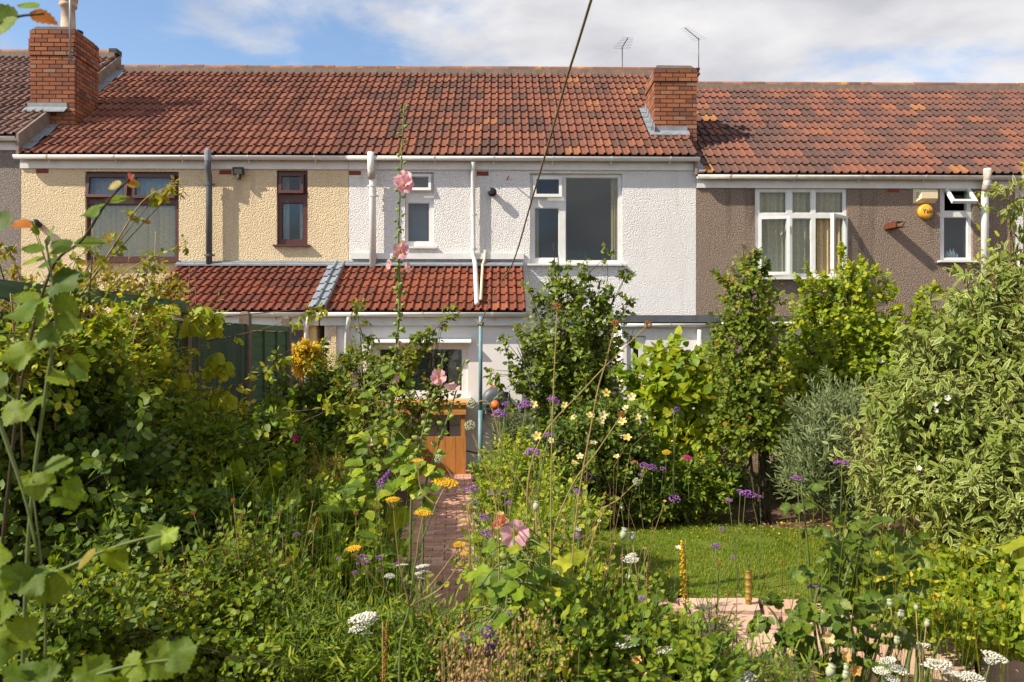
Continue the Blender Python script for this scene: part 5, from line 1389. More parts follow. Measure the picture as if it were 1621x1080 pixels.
# ---- big leaved rose in front: every leaf on its own
t = thing('foreground_rose', 'glossy dark rose bush with large leaves in front of the stone path', 'rose bush', (gx(1340,3.5), 3.5, 0))
base = Vector((gx(1335,3.5), 3.5, 0))
shoots = [[(1330,1150,3.5),(1290,1000,3.5),(1278,860,3.45),(1268,770,3.4)],[(1340,1150,3.5),(1330,960,3.4),(1370,850,3.4),(1400,825,3.4)],[(1345,1150,3.5),(1360,980,3.5),(1340,880,3.5),(1300,835,3.5)],
          [(1340,1150,3.5),(1390,1000,3.45),(1430,900,3.4),(1440,840,3.4)],[(1330,1150,3.5),(1270,1060,3.4),(1230,980,3.4),(1215,960,3.4)],[(1340,1150,3.6),(1370,1040,3.7),(1380,900,3.7),(1360,840,3.7)],
          [(1335,1150,3.4),(1310,1060,3.3),(1290,960,3.3),(1310,900,3.3)],[(1330,1150,3.4),(1350,1050,3.2),(1345,980,3.2),(1330,940,3.2)],[(1320,1150,3.4),(1280,1090,3.3),(1245,1040,3.3),(1225,1020,3.3)],[(1340,1150,3.4),(1375,1080,3.3),(1390,1020,3.3),(1400,980,3.3)],[(1340,1150,3.6),(1420,1000,3.6),(1440,930,3.6),(1435,890,3.6)],[(1335,1150,3.5),(1320,1000,3.5),(1325,930,3.5),(1345,870,3.45)]]
for sh in shoots:
    pts = [at(*q) for q in sh]; pts[0] = base + rv(.05); pts[0].z = 0
    so = stalk(t, pts, .008, .003, 'stem_green', 'stem', 6, 6)
    sp = spline(pts, 10); n_ = len(sp)
    for i in range(7, n_, 2):
        d = (sp[i]-sp[i-1]).normalized(); side = d.cross(rv(1)).normalized()
        rach = sp[i] + side*.085 + Vector((0,0,.01))
        # a spray of three to five leaflets
        for k, (f_, sg) in enumerate(((.55, 1), (.55, -1), (.8, 1), (1.0, 0))):
            lp = sp[i].lerp(rach, f_); lat = side.cross(Vector((0,0,1)))
            ld = (side*.7 + lat*sg*.9 + Vector((0,0,-.15)) + rv(.25))
            place(t, ME['rose'], lp, U(.045,.074), ld, Vector((-.45,-.4,.8)) + rv(.7), axis='y')
for px, py in ((1340,1040),(1355,1062),(1312,1010)): place(t, ME['peach_fl'], at(px, py, 3.15), .05, TOCAM + rv(.5))

# ---- poppies, verbenas, yarrows ... stalked flowers as clumps
def clump(name, label, cat, heads, me, size, Y, gxy=None, stemm='stem_green', r0=.004, r1=.002, flat=1.0, hname=None, up=None, bow=.1, leaves=None, basej=.08):
    c = gxy or (sum(at(h[0], h[1], h[2] if len(h) > 2 else Y).x for h in heads)/len(heads), Y)
    t = thing(name, label, cat, (c[0], c[1], 0))
    for h in heads:
        y_ = h[2] if len(h) > 2 else Y + U(-.15, .15); s = (h[3] if len(h) > 3 else 1)*size*U(.85, 1.15)
        p = at(h[0], h[1], y_); b0 = Vector((c[0]*.55 + p.x*.45 + U(-basej, basej), c[1]*.5 + y_*.5, 0))
        mid = b0.lerp(p, .55) + Vector((U(-bow, bow), U(-bow, bow)*.5, 0))
        stalk(t, [b0, mid, p], r0, r1, stemm)
        d = Vector(up or (0, 0, 1)) + rv(.25)
        place(t, ME[me] if isinstance(me, str) else me, p, (s, s, s*flat), d, spin=U(0, 6), name=hname)
    return t
VB = 'verbena plants with thin stems'
clump('verbena', 'tall purple verbena stems in front of the young tree', 'verbena', [(876,635,3.3),(832,643,3.4),(790,657,3.4),(843,718,3.3),(868,690,3.4,.7),(800,640,3.5,.5)], 'verb', .052, 3.4, None, 'stem_green', .0035, .002, .85)
clump('verbena', 'purple verbena heads beside the right edge of the brick path', 'verbena', [(766,820,3.4),(771,845,3.4),(747,770,4.2,.9),(752,776,4.2),(742,776,4.3,.8),(806,797,4,.7),(788,830,3.6,.6)], 'verb', .05, 3.6, None, 'stem_green', .0035, .002, .85)
clump('verbena', 'violet verbena in the bottom middle among straw grass heads', 'verbena', [(778,1015,2.9,1.2),(777,1030,2.9,1.1),(771,1002,2.9,.9),(808,975,3,1),(853,1003,3,1),(735,1010,3,.9),(745,1028,3,.7),(790,1042,3,.7),(800,910,3.3,.8),(767,925,3.3,.8),(848,972,3.2,.6)], 'verb_v', .042, 3.0, None, 'stem_green', .0035, .002)
clump('verbena', 'lone tall purple verbena against the grey green bush', 'verbena', [(1333,735,4.2),(1262,758,5),(1290,930,3.4,.8)], 'verb', .07, 4.6, None, 'stem_green', .0035, .002, .6)
clump('verbena', 'purple verbena heads over the far lawn edge by the trunks', 'verbena', [(1180,781,6.2),(1190,785,6.2,.9),(1154,793,6.2,.8),(1203,787,6.2,.6),(1172,778,6.3,.7)], 'verb', .075, 6.2, None, 'stem_green', .004, .002, .6)
clump('verbena', 'short purple verbena heads in front of the lawn', 'verbena', [(946,952,3.6),(1143,838,4.4,.8),(1133,866,4.2,.9),(914,850,4,1),(850,867,3.6,1),(858,866,3.6,.8),(1161,882,4.3,.5),(1009,1060,2.9,1.1),(982,948,3.6,.6)], 'verb', .048, 3.8, None, 'stem_green', .0032, .002, .8)
clump('verbena', 'purple verbena heads left of the brick path among dark leaves', 'verbena', [(575,884,4.2),(601,884,4.2,.8),(572,893,4.2,.9),(628,895,4.2,.7),(580,890,4.3,.8),(602,902,4.2,.6)], 'verb', .05, 4.2, None, 'stem_green', .0032, .002, .9)
clump('yarrow', 'cream yarrow clump at the bottom left of the path', 'yarrow', [(575,978,3.2,1.5),(568,995,3.2,1.2),(585,982,3.2,1),(580,1003,3.2,.7)], 'yarrow', .075, 3.2, None, 'stem_green', .004, .0025, .7)
clump('yarrow', 'cream yarrow leaning over the brick path', 'yarrow', [(668,897,3.6,1.2),(674,905,3.6,.9),(662,908,3.6,.8),(637,895,3.7,.9),(617,912,3.8,.9),(666,915,3.6,.6)], 'yarrow', .055, 3.6, None, 'stem_green', .004, .0025, .7)
clump('yarrow', 'cream yarrow heads in front of the lawn centre', 'yarrow', [(998,886,3.6,1.1),(1000,880,3.7,.7)], 'yarrow', .075, 3.6, None, 'stem_green', .004, .0025, .5)
clump('yarrow', 'cream yarrow clump at the bottom centre of the bed', 'yarrow', [(952,973,3.2,1.3),(943,978,3.2,.9),(962,978,3.2,.8),(993,1016,2.9,1.3),(985,1022,2.9,.8),(1052,1030,2.9,1.2),(1045,1036,2.9,.8),(1058,1036,2.9,.8),(1052,1072,2.8,.8)], 'yarrow', .062, 3.0, None, 'stem_green', .004, .0025, .7)
clump('yarrow', 'white yarrow heads at the bottom beside the stone path', 'yarrow', [(1178,1072,2.8,1.3),(1165,1066,2.9,.9),(1405,1046,3,1),(1395,1062,3,1.1),(1422,1060,3,1),(1412,1075,3,1)], 'yarrow', .06, 2.95, None, 'stem_green', .004, .0025, .8)
clump('yarrow', 'white yarrow clump in the lower right corner', 'yarrow', [(1440,1018,3.3,1.2),(1462,1022,3.3,1),(1484,1052,3.1,1.4),(1500,1062,3.1,1.2),(1478,1046,3.1,.9),(1575,1040,3.1,1.3),(1540,1072,3,1.3),(1520,1070,3,1),(1568,1046,3.1,.8),(1450,1026,3.3,1)], 'yarrow', .066, 3.15, None, 'stem_green', .004, .0025, .6)
clump('poppy', 'ripe poppy seed heads in the lower right bed', 'poppy', [(1410,960,3.2,1.1),(1426,980,3.2,1.1),(1450,966,3.2,.9),(1466,992,3.2,.9),(1420,1020,3.1,1),(1432,1005,3.2,.7),(1338,1075,2.7,1),(1312,1070,2.8,1.2),(1340,1062,2.8,.8)], 'poppy', .026, 3.1, None, 'stem_straw', .003, .002, 1.2, 'seed_head')
clump('poppy', 'two pale poppy seed heads before the lawn', 'poppy', [(985,853,3.4,1.1),(1001,856,3.4,.9)], 'poppy', .03, 3.4, None, 'stem_straw', .003, .002, 1.2, 'seed_head')
clump('poppy', 'single pale poppy seed head above the pink hollyhock', 'poppy', [(848,808,3.2,1.1)], 'poppy', .03, 3.2, None, 'stem_straw', .003, .002, 1.2, 'seed_head')
def leek(label, lines, me, size, stemm='stem_straw'):
    p0 = at(*lines[0][0]); t = thing('leek_flower', label, 'allium', (p0.x, p0.y, 0))
    for ln in lines:
        pts = [at(*q) for q in ln]; b0 = pts[0].copy(); b0.z = 0; b0.x += U(-.03, .03)
        stalk(t, [b0] + pts, .0034, .0022, stemm, 'stem', 5, 6)
        place(t, ME[me], pts[-1], size*U(.85, 1.15), (pts[-1]-pts[-2]), spin=U(0, 6), name='seed_head')
leek('tall gone-over leek stems leaning across the young tree', [[(835,900,3.2),(845,720,3.2),(930,610,3.2),(1026,514,3.2)],[(872,900,3.1),(873,720,3.1),(876,620,3.1),(882,486,3.1)],[(905,900,3.2),(940,650,3.2),(960,570,3.2),(974,512,3.2)],[(870,900,3.3),(900,780,3.3),(945,715,3.3),(984,657,3.3)]], 'brown_head', .040)
leek('leaning leek stems with round green seed heads over the path end', [[(790,960,3.2),(785,800,3.2),(760,720,3.2),(744,674,3.2)],[(830,960,3.3),(850,830,3.3),(800,720,3.3),(775,640,3.3),(746,640,3.3)],[(745,900,3.6),(738,800,3.6),(716,755,3.6),(695,727,3.6)],[(920,950,3.6),(950,820,3.6),(980,790,3.6),(1008,763,3.6)]], 'allium', .042)

# yellow fennel umbels with branching grey stems
t = thing('fennel', 'branching fennel with flat yellow umbels over the brick path', 'fennel', (gx(650,2.8), 2.8, 0))
b0 = Vector((gx(645,2.8), 2.8, 0)); j1 = at(648,960,2.8); j2 = at(660,880,2.8); j3 = at(690,800,2.8)
stalk(t, [b0, at(632,1060,2.8), j1, j2, j3], .005, .0026, 'stem_green')
for px, py, s, fr in ((706,768,.092,j3),(661,733,.042,j3),(622,795,.05,j1),(727,866,.05,j1),(735,880,.03,j1),(560,872,.05,j1),(670,816,.06,j2)):
    p = at(px, py, 2.8+U(-.1,.1)); stalk(t, [fr, fr.lerp(p, .5)+Vector((U(-.02,.02),0,-.02)), p], .0026, .0016, 'stem_straw')
    for k in range(6):
        q = p + Vector((U(-.4,.4)*s, U(-.4,.4)*s, .006)); stalk(t, [p-Vector((0,0,.03)), q], .0012, .001, 'stem_straw', 'stem', 3, 1)
    place(t, ME['fennel'], p+Vector((0,0,.008)), (s, s, s*.8), (U(-.15,.15), -.15, 1), spin=U(0,6))

# ---- hollyhocks
def hollyhock(label, pts, flowers, leaf_spots, r0=.014, buds=40, name='hollyhock', budspan=(.3, 1.0), fsize=.12):
    P = [at(*q) for q in pts]; base = P[0].copy(); base.z = 0
    t = thing(name, label, 'hollyhock', base)
    sp = spline([base]+P[1:], 14); n_ = len(sp)
    stalk(t, [base]+P[1:], r0, .004, 'stem_green', 'stem', 7, 10)
    for k in range(buds):
        f = budspan[0] + (budspan[1]-budspan[0])*(k+.5)/buds; i = min(int(f*(n_-1)), n_-2); p = sp[i].lerp(sp[i+1], f*(n_-1)-i)
        a = k*2.4; d = Vector((math.cos(a), math.sin(a)*.9-.1, .5)); s = U(.034,.056)*(1.15-.55*f)
        place(t, ME['bud'], p + d*(.008+.004*(k % 3)), (s*.75, s*.75, s), d)
        if k % 3 != 1: place(t, ME['holly_b'], p + d*.008, U(.04,.09)*(1.35-.95*f), Vector((d.x, d.y, U(-.3,.4))), Vector((0,-.3,1)), axis='y')
    for px, py, dy, s, dr in flowers:
        p = at(px, py, P[-1].y - dy); place(t, ME['holly_fl'], p, s, Vector(dr), spin=U(0,6))
    for px, py, dy, s in leaf_spots:
        p = at(px, py, P[1].y + dy); i = min(range(n_), key=lambda q: abs(sp[q].z - (p.z+.04)) + .2*(sp[q]-p).length)
        stalk(t, [sp[i], sp[i].lerp(p, .5)+Vector((0,0,.03)), p], .004, .0025, 'stem_green', 'leaf_stalk', 4, 3)
        d = Vector((p.x-sp[i].x, p.y-sp[i].y-.1, -.12)); place(t, ME['holly' if U(0,1) < .6 else 'holly_b'], p, s, d, Vector((-.3,-.45,.8))+rv(.25), axis='y')
    return t
HY = 5.4
lv = [(U(580,648), U(570,700), U(-.3,.15), U(.045,.09)) for _ in range(24)] + [(U(566,650), U(680,760), U(-.3,.15), U(.08,.13)) for _ in range(26)] + [(U(530,632), U(750,880), U(-.3,.3), U(.10,.16)) for _ in range(50)]
hollyhock('very tall pink hollyhock rising in front of the white house', [(606,1000,HY),(612,760,HY),(622,620,HY),(632,480,HY),(631,360,HY),(640,165,HY)],
     [(638,284,.05,.135,(-.35,-1,.35)),(641,292,.07,.12,(.25,-1,.0)),(634,398,.05,.11,(.1,-1,.1)),(640,392,.03,.085,(.8,-.6,.1)),(615,418,.04,.075,(-.9,-.5,.1)),(646,424,.03,.07,(.9,-.4,0)),(633,546,.03,.06,(.9,-.4,0)),(628,600,.03,.055,(.7,-.6,0)),(582,701,.1,.075,(-.3,-.9,.2))], lv, .016, 64)
hollyhock('leaning pale pink hollyhock in front of the kitchen window', [(648,900,5.0),(652,780,5.0),(668,690,5.0),(688,620,5.0),(703,560,5.0)], [(694,597,.05,.10,(-.1,-1,.1)),(690,601,.04,.06,(-.9,-.4,.0))], [(U(630,690), U(700,800), U(-.1,.1), U(.07,.11)) for _ in range(10)], .009, 18)
hollyhock('thin hollyhock with one apricot bloom beside the pole', [(668,900,5.0),(672,790,5.0),(692,710,5.0),(716,640,5.0),(735,570,5.0)], [(716,613,.04,.10,(.1,-.5,.9))], [(U(650,700), U(720,800), U(-.1,.1), U(.06,.1)) for _ in range(8)], .008, 14, budspan=(.45,1))
lv = [(U(755,905), U(850,980), U(-.25,.3), U(.05,.095)) for _ in range(60)] + [(U(725,880), U(940,1020), U(-.2,.2), U(.06,.10)) for _ in range(26)]
hollyhock('short hollyhock with one large pink bloom facing the camera', [(800,1150,3.2),(801,1000,3.2),(806,920,3.2),(810,870,3.2),(813,830,3.2)], [(815,846,.06,.112,(-.05,-1,.12))], lv, .009, 14, budspan=(.5,1))
t = thing('coral_rose', 'small coral rose bloom beside the big pink hollyhock', 'rose', (gx(790,3.3), 3.3, 0))
stalk(t, [Vector((gx(800,3.3),3.3,0)), at(800,930,3.3), at(794,830,3.3)], .004, .003, 'stem_green')
for dx, dy, s in ((0,0,.055),(-6,6,.045),(3,3,.04),(-8,10,.03)): place(t, ME['coral_fl'], at(794+dx, 824+dy, 3.28), s, (U(-.5,.5), -.8, U(.1,.8)), spin=U(0,6))
t = thing('buddleja', 'mauve buddleja spike among leaves left of the path', 'buddleja', (gx(600,4.6), 4.6, 0))
p = at(598,772,4.5); stalk(t, [Vector((gx(590,4.6),4.6,0)), at(592,860,4.55), p], .006, .003, 'stem_green'); place(t, ME['buddl'], p, (.12,.12,.12), (.7,-.1,1))
for k in range(12): place(t, ME['oval_mid'], at(592+U(-14,14), 800+k*9, 4.55), U(.07,.11), Vector((U(-1,1), -.3, U(-.3,.3))), Vector((0,-.4,1))+rv(.2), axis='y')
p = at(352,762,4.3)

# ---- apple behind the hollyhock
bush('fruit_bush', 'thin branched shrub with small leaves in front of the kitchen wall', 'shrub', [(575,600,9.0,40,45,.3),(610,650,8.9,60,50,.35),(670,640,9,40,40,.3),(600,700,8.8,70,50,.4)], 'lance', .065, 330, 'lf_rust', 'bark', per=6, tl=(.14,.28), stems=9, srad=.018, base=(gx(600,8.9), 8.9, 0), wid=1.6,
     extra=[([(600,640,9),(590,570,9),(570,520,9),(566,480,9)], 22),([(605,620,9),(585,560,9),(585,530,9)], 26),([(620,640,9),(660,560,9),(690,520,9),(722,490,9)], 40),([(615,600,9),(650,540,9),(668,530,9)], 20),([(600,640,9),(560,590,9),(548,570,9)], 24),([(620,650,9),(640,600,9),(655,560,9)], 26),([(640,650,9),(690,640,9),(700,620,9)],16)])
bush('golden_shrub', 'round golden yellow shrub in the trough behind the fence', 'shrub', [(487,572,11.8,24,20,.2)], 'lance', .085, 200, 'lf_gold', 'stem_green', per=6, tl=(.1,.18), stems=5, base=(gx(487,11.8), 11.8, .95), wid=1.5)

# ---- left side, in the shade of the fence
bush('laurel', 'dark leafy shrub beyond the fence end near the kitchen wall', 'shrub', [(520,650,10.2,50,65,.45),(480,700,9.8,55,70,.45),(550,720,9.6,50,60,.4)], 'ovate', .085, 1000, 'lf_dark', per=6, tl=(.15,.3), stems=9)
bush('mock_orange', 'green shrub below the last fence panel with a magenta bloom', 'shrub', [(450,740,8.0,70,75,.5),(520,790,7.6,60,50,.4),(430,690,8.2,40,30,.3)], 'ovate', .075, 1100, 'lf_mid', per=6, tl=(.15,.3), stems=9)
place(bpy.data.objects['mock_orange'], ME['magenta_fl'], at(468,693,7.6), .07, TOCAM + Vector((-.2,0,.3)))
bush('philadelphus', 'rounded mid green shrub in front of the dark fence boards', 'shrub', [(320,725,6.3,60,45,.4),(235,670,6.2,45,40,.4),(390,780,6.1,55,55,.4),(300,780,5.8,65,55,.4)], 'ovate', .075, 1100, 'lf_mid', per=6, tl=(.16,.32), stems=12, lump=.45,
     extra=[([(300,760,5.8),(360,690,5.7),(420,660,5.6),(470,655,5.5)], 16, .005),([(260,720,5.6),(230,640,5.5),(215,590,5.5)], 14, .005)], tips=('lf_tip', 40, .05, 'ovate'))
bush('bramble', 'dark bramble thicket against the fence at the left', 'shrub', [(110,640,4.9,70,60,.4),(40,720,4.7,70,70,.4),(185,730,4.8,65,60,.4),(70,800,4.4,70,55,.4)], 'wide', .062, 1100, 'lf_dark', per=6, tl=(.14,.3), stems=14, lump=.45,
     extra=[([(160,780,4.4),(190,720,4.3),(225,650,4.2),(245,615,4.1)], 10, .006),([(220,900,4),(190,830,3.9),(165,750,3.8),(160,720,3.8)], 8, .006)])
bush('privet', 'dense small leaved shrub in the shaded left bed', 'shrub', [(255,865,4.5,65,50,.4),(390,880,4.7,70,50,.4),(330,950,4.2,70,45,.35),(190,930,4.0,70,55,.35)], 'lance', .062, 1300, 'lf_dark', per=7, tl=(.12,.26), stems=14, tips=('lf_mid', 120, .05, 'ovate'), lump=.45, wid=1.5)
bush('hydrangea', 'broad leaved shaded plant in the middle of the left bed', 'shrub', [(400,830,5.2,50,40,.3),(345,870,4.9,45,35,.3),(440,900,4.8,45,35,.3)], 'heart', .12, 150, 'lf_mid', 'stem_green', per=5, tl=(.15,.3), stems=8, droop=.3)
bush('spiraea', 'bush with pale tipped upright shoots in the left bed', 'shrub', [(370,930,3.9,45,45,.25),(290,990,3.6,50,35,.25),(420,980,3.7,45,38,.25)], 'spoon', .05, 330, 'lf_mid', 'stem_red', per=8, tl=(.14,.28), stems=9, upw=1.0, lump=.4)
bush('catmint', 'greyish leafy perennials at the left edge of the path', 'perennial plants', [(480,850,5.6,60,50,.35),(555,840,6.0,50,45,.35),(580,940,4.9,40,40,.3),(515,950,4.7,55,42,.3)], 'spoon', .065, 950, 'lf_mid', 'stem_green', per=7, tl=(.16,.32), stems=10, tips=('lf_lime', 50, .04, 'spoon'), lump=.45, upw=.8)
bush('goldenrod', 'olive yellow flowering tops in the bed left of the path', 'perennial plants', [(520,770,6.6,40,28,.3),(470,800,6.2,35,25,.25),(560,900,5.0,30,24,.2)], 'tiny', .03, 420, 'lf_amber', 'stem_green', per=9, tl=(.1,.2), stems=7, upw=1.1)
bush('euonymus', 'small glossy leaved bush in the bottom left foreground', 'shrub', [(250,1040,3.3,80,45,.3),(400,1050,3.4,70,45,.3),(130,1010,3.0,70,50,.3)], 'wide', .036, 1400, 'lf_mid', per=6, tl=(.08,.18), stems=10, lump=.45,
     extra=[([(100,960,3.0),(190,985,2.95),(300,1020,2.9),(400,1045,2.9),(490,1062,2.9)], 18, .004)])
bush('lovage', 'feathery dark herbs at the bottom between shrub and path', 'herb', [(520,1060,3.4,60,45,.3),(600,1060,3.3,40,40,.25),(470,1000,3.8,45,40,.3),(655,1065,3.2,45,32,.25),(700,1040,3.4,30,24,.2)], 'narrow', .065, 900, 'lf_mid', 'stem_green', per=7, tl=(.12,.26), stems=8, upw=1.0, lump=.45)
bush('sedum', 'pale green knobbly succulent heads in the lower left bed', 'perennial plants', [(440,1010,3.5,36,22,.2),(470,1040,3.4,30,20,.18),(400,1005,3.6,26,16,.15)], 'tiny', .02, 420, 'lf_bright', 'stem_green', per=8, tl=(.03,.06), stems=7)
# ---- middle bed
bush('spurge', 'yellow green feathery spurge clump right of the path end', 'spurge', [(802,765,6.8,36,36,.35),(830,780,6.5,50,45,.35),(792,805,6.2,32,40,.3),(860,830,6.0,60,50,.35)], 'lance', .06, 950, 'lf_bright', 'stem_green', per=8, tl=(.12,.24), stems=10, upw=.9, tips=('lf_lime', 120, .045, 'lance'), shoots=6)
bush('lavender', 'small grey green lavender against the white wall', 'shrub', [(812,700,10.6,26,40,.25)], 'narrow', .08, 260, 'lf_olive', 'stem_green', per=7, tl=(.15,.3), stems=6, upw=1.3, spread=.5)
bush('tangled_perennial', 'tangle of green perennials filling the middle bed', 'perennial plants', [(860,900,4.3,60,55,.35),(800,905,4.4,45,45,.3),(910,975,3.9,55,45,.35),(860,980,3.6,80,50,.35),(900,850,4.9,35,30,.25)], 'ovate', .05, 1450, 'lf_bright', 'stem_green', per=6, tl=(.12,.26), stems=14, upw=.8, tips=('lf_lime', 40, .035, 'ovate'))
bush('geranium', 'low leafy plants along the bottom edge before the stone path', 'perennial plants', [(950,1045,3.1,80,45,.3),(1030,1050,3.2,45,36,.3),(880,1050,3.0,70,50,.3),(1080,1080,2.9,45,30,.25),(985,975,3.8,35,26,.2)], 'ovate', .045, 1250, 'lf_mid', 'stem_green', per=6, tl=(.1,.22), stems=12, upw=.7, tips=('lf_lime', 30, .03, 'ovate'))
bush('golden_feverfew', 'golden tinged low plants on the far side of the stone path', 'perennial plants', [(1490,985,4.1,45,20,.2),(1430,968,4.2,35,20,.18)], 'wide', .035, 220, 'lf_bright', 'stem_green', per=5, tl=(.07,.14), stems=5, tips=('lf_gold', 14, .03, 'wide'))
bush('low_herb', 'wispy herbs growing at the near side of the stone path', 'herb', [(1125,1010,3.6,14,30,.12),(1190,1085,3.1,40,22,.2),(1150,1090,2.9,50,22,.25),(1250,1090,2.9,40,16,.2)], 'narrow', .05, 110, 'lf_mid', 'stem_green', per=6, tl=(.1,.2), stems=6, upw=1.1)
for k, (lab, cx, cyy, yy) in enumerate((('peach coloured bloom on the right of the bottom bed', 1000, 1052, 2.85), ('orange peach bloom in the bottom bed centre', 882, 1058, 2.75))):
    t = thing('marigold', lab, 'flower', (gx(cx, yy), yy, 0)); stalk(t, [Vector((gx(cx,yy),yy,0)), at(cx,1120,yy), at(cx,cyy,yy)], .004, .003, 'stem_green')
    for dx, dy in ((0,0),(18,10),(-14,8),(8,-8)): place(t, ME['peach_fl'], at(cx+dx, cyy+dy, yy+U(-.03,.03)), U(.035,.05), (U(-.6,.6), -.8, U(.2,.9)), spin=U(0,6))

# straw coloured quaking grass
def seed_grass(label, px0, px1, py0, py1, Y, n, mat, size=.022):
    r = np.random.default_rng(77+n); t = thing('quaking_grass', label, 'grass clump', (gx((px0+px1)/2, Y), Y, 0))
    A = []; B = []; SP = []
    for k in range(n):
        px = r.uniform(px0, px1); py = py0 + (py1-py0)*r.random()**.7; y_ = Y + r.uniform(-.3, .3)
        p = np.array(at(px, py, y_)); b0 = np.array([p[0]*.7 + gx((px0+px1)/2, Y)*.3 + r.uniform(-.04, .04), y_ + r.uniform(-.05, .05), 0]); A.append(b0); B.append(p)
        for j in range(r.integers(4, 10)): SP.append(p + np.array([r.uniform(-.05, .05), r.uniform(-.05, .05), r.uniform(-.09, .03)]))
    sb = NB_(); sb.add(*sticks(np.array(A), np.array(B), .0016, .0008)); sb.build('stems', T['stem_straw'], t)
    SP = np.array(SP); m = len(SP); fb = NB_()
    v = np.array([(0,0,-.5),(.28,0,0),(0,.28,0),(-.28,0,0),(0,-.28,0),(0,0,.5)]); f = np.array([(0,2,1),(0,3,2),(0,4,3),(0,1,4),(5,1,2),(5,2,3),(5,3,4),(5,4,1)])
    S = size*r.uniform(.6, 1.2, (m, 1, 1)); V = SP[:,None,:] + v[None]*S + v[None,:,2:3]*S*r.uniform(-.5, .5, (m, 1, 3))
    fb.add(V.reshape(-1, 3), (f[None] + (np.arange(m)*6)[:,None,None]).reshape(-1, 3), np.repeat(r.random(m), 6))
    o = fb.build('seed_heads', T[mat], t); o['kind'] = 'stuff'
seed_grass('straw coloured quaking grass at the bottom centre', 695, 860, 965, 1085, 2.7, 85, 'lf_straw', .019)
seed_grass('rusty seed heads hiding the near end of the brick path', 640, 740, 960, 1060, 3.4, 60, 'lf_rustseed', .017)
seed_grass('smaller patch of straw seed heads below the lawn', 850, 920, 985, 1085, 2.9, 30, 'lf_straw', .018)
for lab, px, py0, py1, yy, s in (('rusty dry flower spike at the bottom left of the path', 606, 985, 1090, 2.8, .03), ('orange dry flower spike in front of the lawn', 1024, 890, 960, 3.6, .026), ('yellow flower spike in front of the lawn', 1085, 855, 960, 3.6, .05), ('small yellow spike at the bottom right of the bed', 1030, 985, 1040, 3.0, .02)):
    t = thing('flower_spike', lab, 'flower spike', (gx(px, yy), yy, 0)); stalk(t, [Vector((gx(px,yy),yy,0)), at(px, py1, yy), at(px, py0, yy)], .004, .002, 'stem_straw')
    m_ = 90; pts = [(math.cos(k*2.4)*U(.1,.42)*(1.15-k/m_), math.sin(k*2.4)*U(.1,.42)*(1.15-k/m_), (k+U(-2,2))/m_*((py1-py0)*yy/FPX)/s) for k in range(m_)]
    me = knobs(T['fl_yellow'] if 'yellow' in lab else T['lf_rustseed'], pts, .27, 'flower_head', r=rk); place(t, me, at(px, py1, yy), s, (U(-.1,.1),0,1))

# ---- loose wild flowers and dry stems
def wild(name, label, cat, n, box, Y, me, size, stemm, hname=None, flat=1.0, seed=1):
    q = random.Random(seed); heads = []
    for k in range(n):
        heads.append((q.uniform(box[0], box[1]), q.uniform(box[2], box[3]), Y + q.uniform(-.5, .5), q.uniform(.6, 1.2)))
    return clump(name, label, cat, heads, me, size, Y, None, stemm, .0022, .0012, flat, hname, (0, -.35, 1), .12)
wild('scabious', 'scattered small mauve scabious flowers right of the brick path', 'scabious', 26, (745, 935, 760, 960), 4.2, 'verb', .030, 'stem_green', None, .7, 4)
wild('scabious', 'small mauve scabious flowers along the bottom before the stone path', 'scabious', 14, (900, 1090, 930, 1070), 3.3, 'verb', .026, 'stem_green', None, .7, 5)
wild('daisy', 'small cream daisies dotted through the middle bed', 'daisy', 26, (760, 1080, 800, 1070), 3.7, 'cream_fl', .026, 'stem_green', 'flower', 1.0, 6)
wild('hawkweed', 'small orange yellow flowers dotted through the middle bed', 'hawkweed', 22, (740, 1060, 780, 1060), 3.7, 'peach_fl', .024, 'stem_straw', 'flower', 1.0, 7)
wild('knapweed', 'dry brown knapweed heads on straw stems in the middle bed', 'knapweed', 34, (740, 1000, 720, 1050), 3.8, 'brown_head', .022, 'stem_straw', 'seed_head', 1.0, 8)
wild('knapweed', 'dry brown seed heads among the shaded left bed', 'knapweed', 24, (300, 640, 790, 1050), 4.0, 'brown_head', .024, 'stem_straw', 'seed_head', 1.0, 9)
wild('knapweed', 'thin dry stems with small heads by the stone path', 'knapweed', 14, (1060, 1240, 880, 1060), 3.6, 'brown_head', .018, 'stem_dark', 'seed_head', 1.0, 10)
wild('scabious', 'few mauve flowers in the shaded left bed', 'scabious', 9, (430, 640, 820, 930), 4.6, 'verb', .036, 'stem_green', None, .7, 11)
def wisps(label, box, Y, n, mat, seed, h=(.25, .6)):
    r = np.random.default_rng(seed); t = thing('wispy_grass', label, 'grass clump', (gx((box[0]+box[1])/2, Y), Y, 0))
    A = np.array([at(r.uniform(box[0], box[1]), r.uniform(box[2], box[3]), Y + r.uniform(-.4, .4)) for _ in range(n)])
    d = unit(np.stack([r.normal(0, .35, n), r.normal(0, .35, n), np.ones(n)], 1)); B = A + d*r.uniform(*h, n)[:,None]; C = B + unit(d + np.stack([r.normal(0, .6, n), r.normal(0, .6, n), -.2*np.ones(n)], 1))*.18
    A[:,2] = 0
    sb = NB_(); sb.add(*sticks(A, B, .0012, .0009), np.repeat(r.random(n), 6)); sb.add(*sticks(B, C, .0009, .0005), np.repeat(r.random(n), 6)); o = sb.build('blades', T[mat], t); o['kind'] = 'stuff'
wisps('pale dry grass stems standing in the middle bed', (740, 1000, 860, 1040), 3.7, 60, 'lf_straw', 31)
wisps('thin green grass stems at the left of the path', (400, 650, 880, 1040), 3.9, 120, 'lf_mid', 32)
wisps('thin grass stems near the lower right poppies', (1280, 1600, 960, 1060), 3.5, 90, 'lf_lime', 33)

